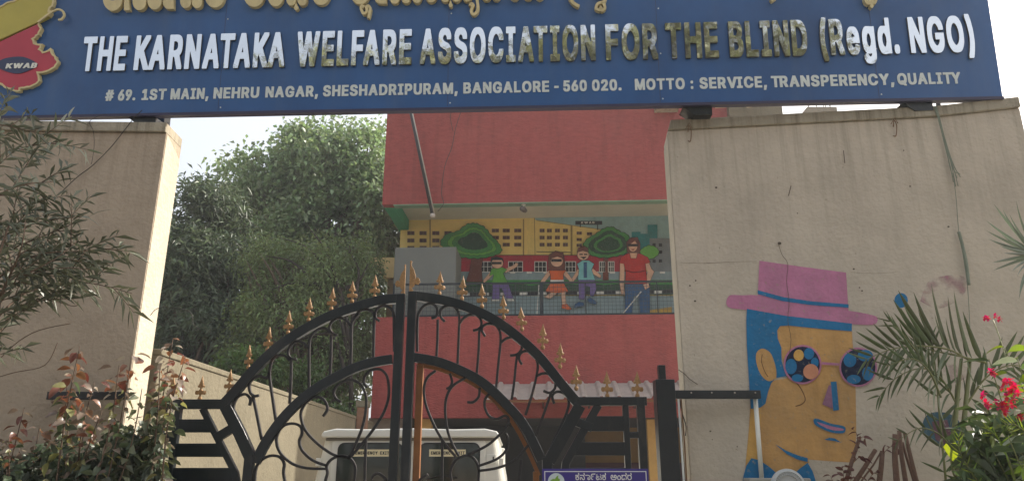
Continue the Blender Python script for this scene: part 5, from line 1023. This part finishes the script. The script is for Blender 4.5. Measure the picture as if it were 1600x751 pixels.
tree('tall leafy tree rising highest behind the yard, bright green against the sky',
     [pe(500,275,22.5,85,70,1.8), pe(560,250,22.5,52,52,1.5), pe(425,290,22.5,68,55,1.6), pe(485,222,22.5,40,32,1.0), pe(590,330,22,50,100,1.6), pe(500,370,22.5,110,70,2), pe(395,330,22.5,60,60,1.5), pe(470,205,22.5,10,16,.4), pe(545,200,22.5,14,14,.4), pe(520,188,22.5,8,10,.3), pe(588,205,22.5,12,20,.4), pe(352,255,22.5,10,14,.4), pe(412,232,22.5,14,12,.4)],
     44000, .17, .11, LT1, (-6.0, 22.5, 0), .26, 3, per=20, clump=.24)
tree('dark dense tree just right of the left wall end face',
     [pe(305,345,18,40,62,1.2), pe(335,312,18,36,28,.9), pe(300,430,18,50,100,1.4), pe(360,400,18.5,60,80,1.5), pe(330,520,18,90,90,1.5), pe(415,540,18,80,90,1.4)],
     31000, .20, .05, LT2, (-7.6, 18, 0), .2, 5, per=16, clump=.2)
tree('olive brown fine-leaved tree with bare limbs showing, left of the grey cabinet',
     [pe(470,420,16.8,95,50,1.0), pe(530,480,16.8,80,80,1.0), pe(440,500,16.8,90,70,1.0), pe(570,440,17.5,40,60,.8), pe(500,560,16.5,80,60,.9)],
     36000, .08, .035, LT3, (-4.9, 16.8, 0), .17, 9, per=40, clump=.2, twigs=90, name='fine_leaved_tree')
lm = thing('bare_limbed_tree', 'old tree whose dark bare limbs fan out in front of the olive tree', 'tree', Matrix.Translation((-3.7, 15.9, 0)))
for pl in ([(550,640),(545,540),(535,470),(505,415),(478,385),(440,372)], [(545,560),(530,490),(500,452),(460,442),(425,452)], [(545,540),(555,470),(560,420),(540,385)], [(545,600),(520,520),(490,480),(450,470),(400,490)], [(535,470),(520,420),(505,385),(480,352)], [(520,520),(470,528),(430,545),(380,535)], [(530,480),(490,440),(455,408),(415,400)], [(540,450),(560,440),(575,412)]):
    P = smooth_pts([tuple(at(u, v, 15.8)-Vector((-3.7, 15.9, 0))) for u, v in pl], 4); N = len(P)
    MB().tube(P, [.055*(1-.85*i/(N-1)) for i in range(N)], 7).build('limb', mat('dark_bark', srgb(52, 44, 38), rough=.9, bump=.5), lm, smooth=True)
MB().tube([(0, 0, 0), tuple(at(550,640,15.8)-Vector((-3.7,15.9,0)))], [.14, .09], 8).build('trunk', mat('dark_bark', srgb(52, 44, 38)), lm, smooth=True)
P, D, cents = crown_points([pe(500,410,15.8,110,45,.5), pe(450,480,15.8,90,50,.5), pe(580,400,15.8,35,40,.4)], 5000, 14, .14, 41, inb)
leaf_cloud('crown', lm, P-np.array([-3.7, 15.9, 0]), D, .09, .035, LT3, 41)
tree('low bright green bush showing above the far end of the cream wall',
     [pe(535,632,15.6,35,30,.5), pe(480,600,15.6,50,35,.5), pe(395,575,14.5,60,30,.5)], 9000, .09, .05, mat('leaf_bush', srgb(82, 104, 56), rough=.5, var=.25, leaf=.3, island=.3), (-3.9, 15.4, 0), .06, 13, per=18, clump=.13, twigs=24, name='garden_bush')
# the far side: dark foliage mass closing the view behind the trees
tree('shadowy background tree filling in behind the others',
     [pe(330,480,27,100,120,2), pe(450,470,27,120,130,2), pe(560,500,27,80,130,2), pe(420,600,27,160,60,2)], 16000, .24, .15, LT2, (-9, 27, 0), .3, 17, per=22, clump=.35)
# street trees behind the camera: what the steel letters mirror
def sel(x, y, z, rx, ry, rz): return ((x, y, z), (rx, ry, rz))
tree('broad street tree standing across the road from the gate',
     [sel(-9.6,-12,8.2,2.2,2.0,2.6), sel(-7.4,-12,9.0,2.6,2.3,2.9), sel(-4.2,-12,8.8,3.0,2.5,2.9), sel(0.5,-12,9.2,3.4,2.6,3.0), sel(4.2,-12,9.9,3.2,2.6,3.0), sel(7.2,-12,9.5,2.4,2.3,2.6), sel(2,-12,6.5,8,2.4,1.8)], 60000, .26, .13, mat('leaf_street', srgb(104, 106, 66), rough=.5, var=.3, vs=1, leaf=.15, island=.4), (2.5, -12, 0), .34, 21, per=20, clump=.35, name='street_tree', reject=None)

# ---- foreground plants
EXTRA = {}
COUNT = {}
def stem_leaves(parent, pts, r, mesh_pick, every, spread=.9, start=.2, droop=-.2, budget=None, sc=(.75, 1.2), fwd=.7, mstem=None, off=0.):
    """tapering stem through pts with leaves set round it as separate objects"""
    P = [Vector(p) for p in smooth_pts(pts, 5)]; N = len(P)
    st_ = MB().tube(P, [r*(1-.75*i/(N-1)) for i in range(N)], 6).build('stem', mstem or M_twig, parent, smooth=True)
    length = sum((P[i+1]-P[i]).length for i in range(N-1)); s = start*length; ang = rnd.uniform(0, 6)
    acc = 0; i = 0; out = []
    while s < length:
        while i < N-2 and acc+(P[i+1]-P[i]).length < s: acc += (P[i+1]-P[i]).length; i += 1
        t_ = (P[i+1]-P[i]).normalized(); q = P[i]+t_*(s-acc)
        a = t_.cross(Vector((0, 0, 1)));
        if a.length < .1: a = Vector((1, 0, 0))
        a.normalize(); b = t_.cross(a); ang += 2.4+rnd.uniform(-.4, .4)
        d = t_*fwd+(a*math.cos(ang)+b*math.sin(ang))*spread+Vector((0, 0, droop))
        if off:
            d = d+Vector((rnd.gauss(0, .35), rnd.gauss(0, .35), rnd.gauss(0, .35))); q = q+(a*math.cos(ang)+b*math.sin(ang))*rnd.uniform(0, off)
        out.append((q, d, s/length)); s += every*rnd.uniform(.7, 1.3)
    for q, d, f in out:
        COUNT[parent.name] = COUNT.get(parent.name, 0)+1
        if COUNT[parent.name] > 290: EXTRA.setdefault(parent.name, []).append((q, d)); continue
        me = mesh_pick(f)
        link_mesh('leaf', me, parent, basis(q, d, rnd.uniform(-1, 1), rnd.uniform(*sc)))
    return len(out)
def GP(u, v, Y): return tuple(at(u, v, Y))
# bottlebrush-like shrub with narrow leaves at the far left
def flush(t_, L, W, m, seed=3):
    E_ = EXTRA.pop(t_.name, [])
    if E_: leaf_cloud('leaves', t_, np.array([tuple(q) for q, d in E_]), np.array([tuple(d) for q, d in E_])+1e-4, L, W, m, seed, kind='stuff')
mn = [mat('leaf_willowy', srgb(106, 114, 90), rough=.42, var=.2, obj_rand=.3, leaf=.15), mat('leaf_willowy_grey', srgb(134, 136, 118), rough=.4, var=.2, obj_rand=.25, leaf=.15)]
NL = [leaf_mesh('narrow_leaf', .125, .019, m, 'narrow', c, .2, 5) for m in mn for c in (.1, .3)]
ws = thing('willowy_shrub', 'willowy shrub with narrow leaves leaning in at the far left', 'shrub')
br = [[(-90,560),(-40,330),(0,245),(50,228),(94,221)], [(-90,560),(-40,430),(0,372),(70,345),(140,338)], [(-90,600),(-30,480),(0,432),(60,398),(130,392),(186,386)], [(-90,520),(-40,360),(0,305),(40,288),(86,284)],
      [(-90,640),(-20,520),(20,472),(70,446),(140,442),(206,458)], [(-60,400),(-30,230),(0,195),(30,202)], [(-80,560),(-20,440),(20,390),(60,372),(112,350)], [(-80,600),(-20,500),(30,440),(80,420),(140,420)],
      [(-80,600),(-10,480),(20,420),(35,380),(40,340)], [(-80,600),(0,470),(40,430),(90,402),(125,372)], [(-80,580),(-10,420),(20,340),(55,312)], [(-70,640),(-20,560),(10,500),(50,470),(90,462)]]
for k, b in enumerate(br):
    Y0 = rnd.uniform(4.1, 4.7)
    pts = [GP(u, v, Y0+.25*math.sin(k+j)) for j, (u, v) in enumerate(b)]
    pts[0] = (pts[0][0], Y0, .02) if k % 3 == 0 else pts[0]
    stem_leaves(ws, pts, .009, lambda f: rnd.choice(NL), .030, spread=.75, start=.5, fwd=.95, droop=-.05)
    Q = smooth_pts(b, 6)
    for j in range(3, len(Q)-2, 3):
        u, v = Q[j]; sg2 = 1 if (j//3+k) % 2 else -1; l_ = rnd.uniform(35, 75); a_ = R(rnd.uniform(15, 55))*sg2
        dx, dy = Q[j+1][0]-Q[j][0], Q[j+1][1]-Q[j][1]; nn_ = math.hypot(dx, dy) or 1; dx, dy = dx/nn_, dy/nn_
        ex, ey = dx*math.cos(a_)-dy*math.sin(a_), dx*math.sin(a_)+dy*math.cos(a_)
        p3 = GP(u, v, Y0); tw_ = [p3, GP(u+ex*l_*.5, v+ey*l_*.5-3, Y0+rnd.uniform(-.1, .1)), GP(u+ex*l_, v+ey*l_-4, Y0+rnd.uniform(-.15, .15))]
        stem_leaves(ws, tw_, .004, lambda f: rnd.choice(NL), .022, spread=.75, start=.15, fwd=.95, droop=-.08)
flush(ws, .12, .018, mn[0])
gpt = GP(-90, 560, 4.4); MB().tube(smooth_pts([(gpt[0]-.1, 4.4, 0), (gpt[0]-.05, 4.4, 1.0), gpt, GP(-60, 400, 4.4)], 4), .022, 8).build('trunk', M_twig, ws, smooth=True)
for b in ([(-60,600),(0,520),(60,470),(115,478),(122,470)], [(-60,640),(0,560),(50,520),(110,505)], [(-60,560),(20,500),(90,448),(100,440)], [(-40,600),(20,582),(70,570),(90,535)]):
    MB().tube(smooth_pts([GP(u, v, 4.6) for u, v in b], 5), .0028, 5).build('bare_twig', M_twig, ws, smooth=True)
# croton-like copper leaved shrubs in front of the left wall
cm_ = {'cop': mat('leaf_copper', srgb(126, 88, 66), rough=.35, var=.3, obj_rand=.3, leaf=.25), 'grn': mat('leaf_deep', srgb(84, 96, 68), rough=.38, var=.3, obj_rand=.35, leaf=.2), 'oli': mat('leaf_olive', srgb(128, 126, 80), rough=.4, var=.25, obj_rand=.3, leaf=.3), 'mau': mat('leaf_mauve', srgb(134, 120, 104), rough=.28, var=.3, obj_rand=.3, leaf=.2)}
CL = {k: [leaf_mesh('shrub_leaf', .078, .046, m, 'oval', c, .22, 5, .03) for c in (.2, .45)] for k, m in cm_.items()}
def pick_c(f):
    r_ = rnd.random()
    if f > .9: return rnd.choice(CL['cop' if r_ < .6 else 'mau'])
    if f > .6: return rnd.choice(CL['oli' if r_ < .35 else ('mau' if r_ < .55 else 'grn')])
    return rnd.choice(CL['grn' if r_ < .75 else 'oli'])
def croton(label, tips, seed, low=.5, every=.03, mass=None):
    t_ = thing('copper_leaved_shrub', label, 'shrub')
    for (u, v) in tips:
        Y = rnd.uniform(4.75, 5.15); tp = at(u, v, Y); bx = tp.x+rnd.uniform(-.15, .15)
        pts = [(bx, Y, .02), (bx+rnd.uniform(-.05, .05), Y, tp.z*.5), (tp.x*.6+bx*.4+rnd.uniform(-.04, .04), Y, tp.z*.82), tuple(tp)]
        stem_leaves(t_, pts, .009, pick_c, every, spread=1.1, start=low, fwd=.3, droop=-.55, sc=(.55, 1.2), off=.055)
    flush(t_, .075, .045, mat('leaf_dusty', srgb(96, 100, 76), rough=.35, var=.35, leaf=.2, island=.5), seed)
    if mass:
        rs = np.random.RandomState(seed); (u0, u1, v0, v1), N = mass
        Pp = np.array([tuple(at(rs.uniform(u0, u1), v0+(v1-v0)*rs.uniform(0, 1)**.8, rs.uniform(4.85, 5.3))) for _ in range(N)])
        keep = Pp[:, 2] > .1; Pp = Pp[keep]
        leaf_cloud('leaves', t_, Pp, rs.normal(size=Pp.shape)+np.array([0, -.2, -.4]), .075, .045, mat('leaf_shade_mass', srgb(76, 88, 68), rough=.4, var=.3, leaf=.2, island=.4), seed, kind='stuff')
    return t_
croton('copper-tipped shrub rising beside the left gate hinge', [(206,552),(186,570),(270,530),(290,556),(250,566),(281,590),(236,640),(222,606),(262,612)], 31, low=.6, every=.021, mass=((175, 250, 660, 900), 1500))
croton('copper-tipped shrub standing in front of the black wall bracket', [(125,540),(104,600),(148,596),(120,575),(160,640),(95,655),(135,660),(180,668)], 32, low=.6, every=.021, mass=((70, 195, 690, 900), 1900))
croton('low copper-tipped shrub in the bottom left corner', [(38,636),(14,684),(62,664),(30,700),(75,690),(-10,660)], 33, low=.66, every=.021, mass=((-60, 90, 705, 900), 1900))
wire('curly_tendril', 'fine curly tendril hanging in front of the lit wall end', [GP(x_, y_, 5.2) for x_, y_ in ((235,492),(245,482),(262,480),(290,484),(300,492),(302,506),(312,514))], .0025)
# right side: areca palm in front of the mural wall
pal = mat('palm_leaflet', srgb(80, 92, 54), rough=.4, var=.2, obj_rand=.25, leaf=.25); pst = mat('palm_rachis', srgb(110, 112, 60), rough=.5, var=.2)
PLf = [leaf_mesh('palm_leaflet', 1.0, .135, pal, 'strap', c, .35, 6) for c in (.08, .2)]
def frond(parent, pts, L0, n, up, side=(1, -1), Ys=None, droop=0., prof=None, r=.008, ms=None, tk=1.):
    P = [Vector(p) for p in smooth_pts(pts, 6)]; N = len(P)
    MB().tube(P, [r*(1-.8*i/(N-1)) for i in range(N)], 6).build('rachis', pst, parent, smooth=True)
    for k in range(n):
        f = (k+.5)/n; i = min(N-2, int(f*(N-1))); q = P[i].lerp(P[i+1], f*(N-1)-i); t_ = (P[i+1]-P[i]).normalized()
        for s in side:
            sv = Vector(up)*s; d = t_*(.55+.5*f)*tk+sv.normalized()*(1.0-.35*f)+Vector((rnd.uniform(-.08, .08), rnd.uniform(-.25, .1), rnd.uniform(-.08, .08)-droop))
            L_ = L0*(math.sin(math.pi*(.22+.7*f))**.6)*rnd.uniform(.85, 1.1)
            link_mesh('leaf', rnd.choice(ms or PLf), parent, basis(q, d, rnd.uniform(-.4, .4)+1.35, L_))
pm = thing('areca_palm', 'feathery palm in shade in front of the mural wall', 'palm')
Yp = 4.9
base = at(1500, 751, Yp)
for u_ in (1488, 1502):
    a = at(u_, 640, Yp); MB().tube([(a.x, Yp, 0), (a.x+.02, Yp, 1.0), tuple(at(u_, 700, Yp)), tuple(at(u_+14, 560, Yp))], [.03, .024, .02, .01], 8).build('palm_stem', pst, pm, smooth=True)
frond(pm, [GP(1516,563,Yp), GP(1480,545,Yp-.1), GP(1430,540,Yp-.15), GP(1390,546,Yp-.2), GP(1352,562,Yp-.2)], .30, 15, (0, 0, 1))
frond(pm, [GP(1540,566,Yp), GP(1500,556,Yp-.05), GP(1462,548,Yp-.1), GP(1436,540,Yp-.1)], .48, 8, (-.22, 0, 1), side=(1,), r=.009, tk=.22, ms=[leaf_mesh('palm_leaflet', 1.0, .135, pal, 'strap', .06, .3, 6)])
frond(pm, [GP(1500,640,Yp), GP(1470,590,Yp), GP(1440,575,Yp-.05), GP(1400,590,Yp-.1), GP(1372,622,Yp-.1)], .24, 11, (.2, 0, 1))
frond(pm, [GP(1505,640,Yp), GP(1540,590,Yp), GP(1580,570,Yp), GP(1620,580,Yp)], .28, 11, (0, 0, 1))
frond(pm, [GP(1478,751,Yp), GP(1468,650,Yp), GP(1460,560,Yp), GP(1452,530,Yp)], .22, 8, (1, 0, .1))
frond(pm, [GP(1500,751,Yp-.1), GP(1480,690,Yp-.1), GP(1440,668,Yp-.15), GP(1400,690,Yp-.2)], .2, 9, (0, 0, 1))
frond(pm, [GP(1470,620,Yp-.2), GP(1452,580,Yp-.25), GP(1425,560,Yp-.3), GP(1385,572,Yp-.3)], .24, 10, (0, 0, 1))
frond(pm, [GP(1470,600,Yp-.1), GP(1440,560,Yp-.15), GP(1410,520,Yp-.2), GP(1390,500,Yp-.2)], .16, 8, (-.5, 0, 1))
fp = thing('fan_palm', 'fan-shaped palm frond poking in at the upper right edge', 'palm')
Yf = 4.3; hub = at(1622, 398, Yf)
MB().tube([(hub.x+.35, Yf, 0), (hub.x+.3, Yf, 1.4), (hub.x+.15, Yf, 2.4), tuple(hub)], [.05, .03, .015, .008], 8).build('petiole', pst, fp, smooth=True)
gpl = mat('grey_palm_leaf', srgb(100, 112, 94), rough=.45, var=.15, obj_rand=.2, leaf=.2)
FLf = leaf_mesh('fan_blade', 1.0, .075, gpl, 'strap', .22, .4, 6)
for k in range(26):
    th = R(95+k*7.2); d = Vector((math.cos(th), rnd.uniform(-.25, .1), math.sin(th)))
    link_mesh('leaf', FLf, fp, basis(hub, d, 1.3, rnd.uniform(.30, .40)))
# flowering shrub, sunlit, at the right edge
fl = {'br': mat('leaf_sunny', srgb(112, 138, 52), rough=.4, var=.25, obj_rand=.3, leaf=.45), 'dk': mat('leaf_shrub', srgb(66, 88, 52), rough=.4, var=.25, obj_rand=.3, leaf=.3), 'gr': mat('leaf_silvery', srgb(138, 146, 122), rough=.35, var=.2, obj_rand=.2, leaf=.2)}
FLv = {k: [leaf_mesh('broad_leaf', .13, .062, m, 'oval', c, .2, 5) for c in (.15, .4)] for k, m in fl.items()}
def pick_f(f):
    r_ = rnd.random(); return rnd.choice(FLv['br' if r_ < .45 else ('dk' if r_ < .82 else 'gr')])
fs_ = thing('flowering_shrub', 'sunlit shrub with crimson flower clusters at the right edge', 'shrub')
for (u, v, Y) in ((1568,540,3.9),(1590,560,3.7),(1545,560,3.9),(1535,600,4.0),(1580,600,3.6),(1605,590,3.6),(1560,640,3.6),(1600,640,3.5),(1530,660,3.8),(1575,680,3.4),(1610,700,3.4),(1550,700,3.6)):
    tp = at(u, v, Y); bx = tp.x+rnd.uniform(-.05, .25)
    stem_leaves(fs_, [(bx, Y, .02), (bx, Y, tp.z*.5), (tp.x*.5+bx*.5, Y, tp.z*.8), tuple(tp)], .008, pick_f, .042, spread=1.1, start=.66, fwd=.4, droop=-.15, sc=(.6, 1.15), mstem=pst)
pet = mat('crimson_petal', srgb(190, 36, 66), rough=.5, var=.25, obj_rand=.3, leaf=.3)
PET = leaf_mesh('petal', .022, .016, pet, 'oval', .2, .2, 3)
for (u, v, Y, nf, sp) in ((1562,606,3.55,9,.045),(1552,628,3.5,8,.04),(1582,620,3.5,7,.035),(1548,580,3.6,2,.012),(1553,492,4.1,3,.018),(1542,497,4.1,2,.01),(1590,652,3.5,3,.02),(1570,634,3.5,5,.03),(1576,596,3.5,4,.02)):
    c = at(u, v, Y)
    for _ in range(nf):
        q = c+Vector((rnd.gauss(0, sp), rnd.gauss(0, sp*.6), rnd.gauss(0, sp*.7)))
        fw_ = bpy.data.objects.new('flower', None); C.objects.link(fw_); fw_.parent = fs_; fw_.location = q; fw_.empty_display_size = .02
        ax = rnd.uniform(0, 6)
        for k in range(5):
            th = ax+k*1.257; d = Vector((math.cos(th), -.45, math.sin(th))); link_mesh('petal', PET, fw_, basis(Vector((0, 0, 0)), d, 0, rnd.uniform(.8, 1.2)))
MB().tube(smooth_pts([GP(1572,560,3.9), GP(1563,530,4.0), GP(1552,500,4.1)], 4), .003, 5).build('flower_stalk', pst, fs_, smooth=True)
rs = np.random.RandomState(5)
Pp = np.array([tuple(at(rs.uniform(1505, 1680), 640+rs.uniform(0, 1)**.7*260, rs.uniform(3.6, 4.6))) for _ in range(3400)]); Pp = Pp[Pp[:, 2] > .05]
leaf_cloud('leaves', fs_, Pp, rs.normal(size=Pp.shape)+np.array([0, -.3, 0]), .12, .035, mat('undergrowth_leaf', srgb(74, 90, 54), rough=.45, var=.35, vs=2, leaf=.3, island=.6), 8, kind='stuff')
# fern fronds
fn = thing('fern', 'light green fern frond below the crimson flowers', 'fern')
PLf = [leaf_mesh('fern_leaflet', 1.0, .12, mat('fern_green', srgb(120, 140, 60), rough=.45, var=.2, obj_rand=.2, leaf=.4), 'strap', .15, .2, 4)]
frond(fn, [GP(1590,760,3.5), GP(1575,715,3.5), GP(1560,685,3.5), GP(1542,668,3.5)], .085, 13, (-.6, 0, 1), r=.004)
frond(fn, [GP(1560,790,3.6), GP(1520,740,3.6), GP(1500,705,3.6), GP(1498,680,3.6)], .075, 10, (1, 0, .2), r=.004)
frond(fn, [GP(1600,740,3.4), GP(1610,690,3.4), GP(1590,665,3.4), GP(1570,662,3.4)], .08, 11, (0, 0, 1), r=.004)
a = at(1580, 780, 3.5); MB().tube([(a.x, 3.5, 0), (a.x, 3.5, 1.0), tuple(at(1590, 760, 3.5))], .008, 6).build('fern_stem', pst, fn, smooth=True)
# one big lit heart leaf on a stalk
hl = thing('heart_leaf_seedling', 'single round yellow-green leaf on a thin stalk below the palm', 'plant')
hp_ = at(1486, 692, 4.0)
HLm = leaf_mesh('heart_leaf', .10, .085, mat('leaf_lime', srgb(150, 166, 60), rough=.4, var=.15, leaf=.5), 'heart', .1, .12, 6)
link_mesh('leaf', HLm, hl, basis(hp_, (-.1, -.2, -1), .3, 1.0))
MB().tube(smooth_pts([(hp_.x+.1, 4.0, 0), (hp_.x+.08, 4.0, 1.2), tuple(at(1490, 740, 4.0)), tuple(at(1488, 700, 4.0)), tuple(hp_)], 3), .005, 6).build('stalk', pst, hl, smooth=True)
# pruned brown stems in front of the mural
ps = thing('pruned_shrub', 'cut-back woody shrub with brown stems at the foot of the mural', 'shrub')
M_cut = mat('brown_cut_stem', srgb(110, 82, 66), rough=.85, var=.25, vs=15, bump=.4, bs=50)
for (u0, v0, u1, v1, r_) in ((1322,751,1343,684,.014),(1337,751,1368,702,.016),(1374,751,1379,704,.018),(1401,751,1399,678,.020),(1432,751,1414,676,.015),(1415,751,1405,672,.016),(1425,740,1410,690,.010),(1350,745,1376,706,.006)):
    Y = rnd.uniform(5.0, 5.15); A = at(u0, v0, Y); Bq = at(u1, v1, Y); d = (A-Bq).normalized(); g0 = (A.x+rnd.uniform(-.1, .1), Y, 0)
    MB().tube([(A.x+(A.x-Bq.x)*2, Y, 0), tuple(A+(A-Bq)*1.6), tuple(A), tuple(A.lerp(Bq, .5)+Vector((rnd.uniform(-.008, .008), 0, 0))), tuple(Bq)], [r_*1.2, r_*1.1, r_, r_*.9, r_*.85], 9).build('stem', M_cut, ps, smooth=True)
BLf = [leaf_mesh('brown_leaf', .055, .026, mat('leaf_brown', srgb(98, 58, 48), rough=.5, var=.3, obj_rand=.3, leaf=.2), 'oval', c, .2, 4) for c in (.2, .5)]
for (pts) in ([(1335,715),(1340,690),(1338,676),(1332,670)], [(1340,690),(1347,682),(1354,684)], [(1310,775),(1318,745),(1316,728)], [(1325,775),(1330,745),(1328,728)], [(1300,775),(1302,755),(1297,742)], [(1335,720),(1345,712),(1350,718)], [(1350,760),(1362,742),(1370,735)], [(1380,708),(1390,698),(1400,696)]):
    stem_leaves(ps, [GP(u, v, 5.0) for u, v in pts], .003, lambda f: rnd.choice(BLf), .02, spread=.9, start=.1, fwd=.5, droop=0, mstem=M_cut)

# ---------------------------------------------------------------- haze volume, added to lift the darks like lens glare
hm = bpy.data.materials.new('veil_haze'); hm.use_nodes = True; hn = hm.node_tree.nodes; hn.remove(hn['Principled BSDF'])
pv = hn.new('ShaderNodeVolumePrincipled'); pv.inputs['Density'].default_value = .0021; pv.inputs['Color'].default_value = (.92, .94, .96, 1); pv.inputs['Anisotropy'].default_value = .3
hm.node_tree.links.new(pv.outputs[0], hn['Material Output'].inputs['Volume'])
tag(MB().box(-34, 34, -22, 44, -1, 15).build('haze', hm), kind='stuff')
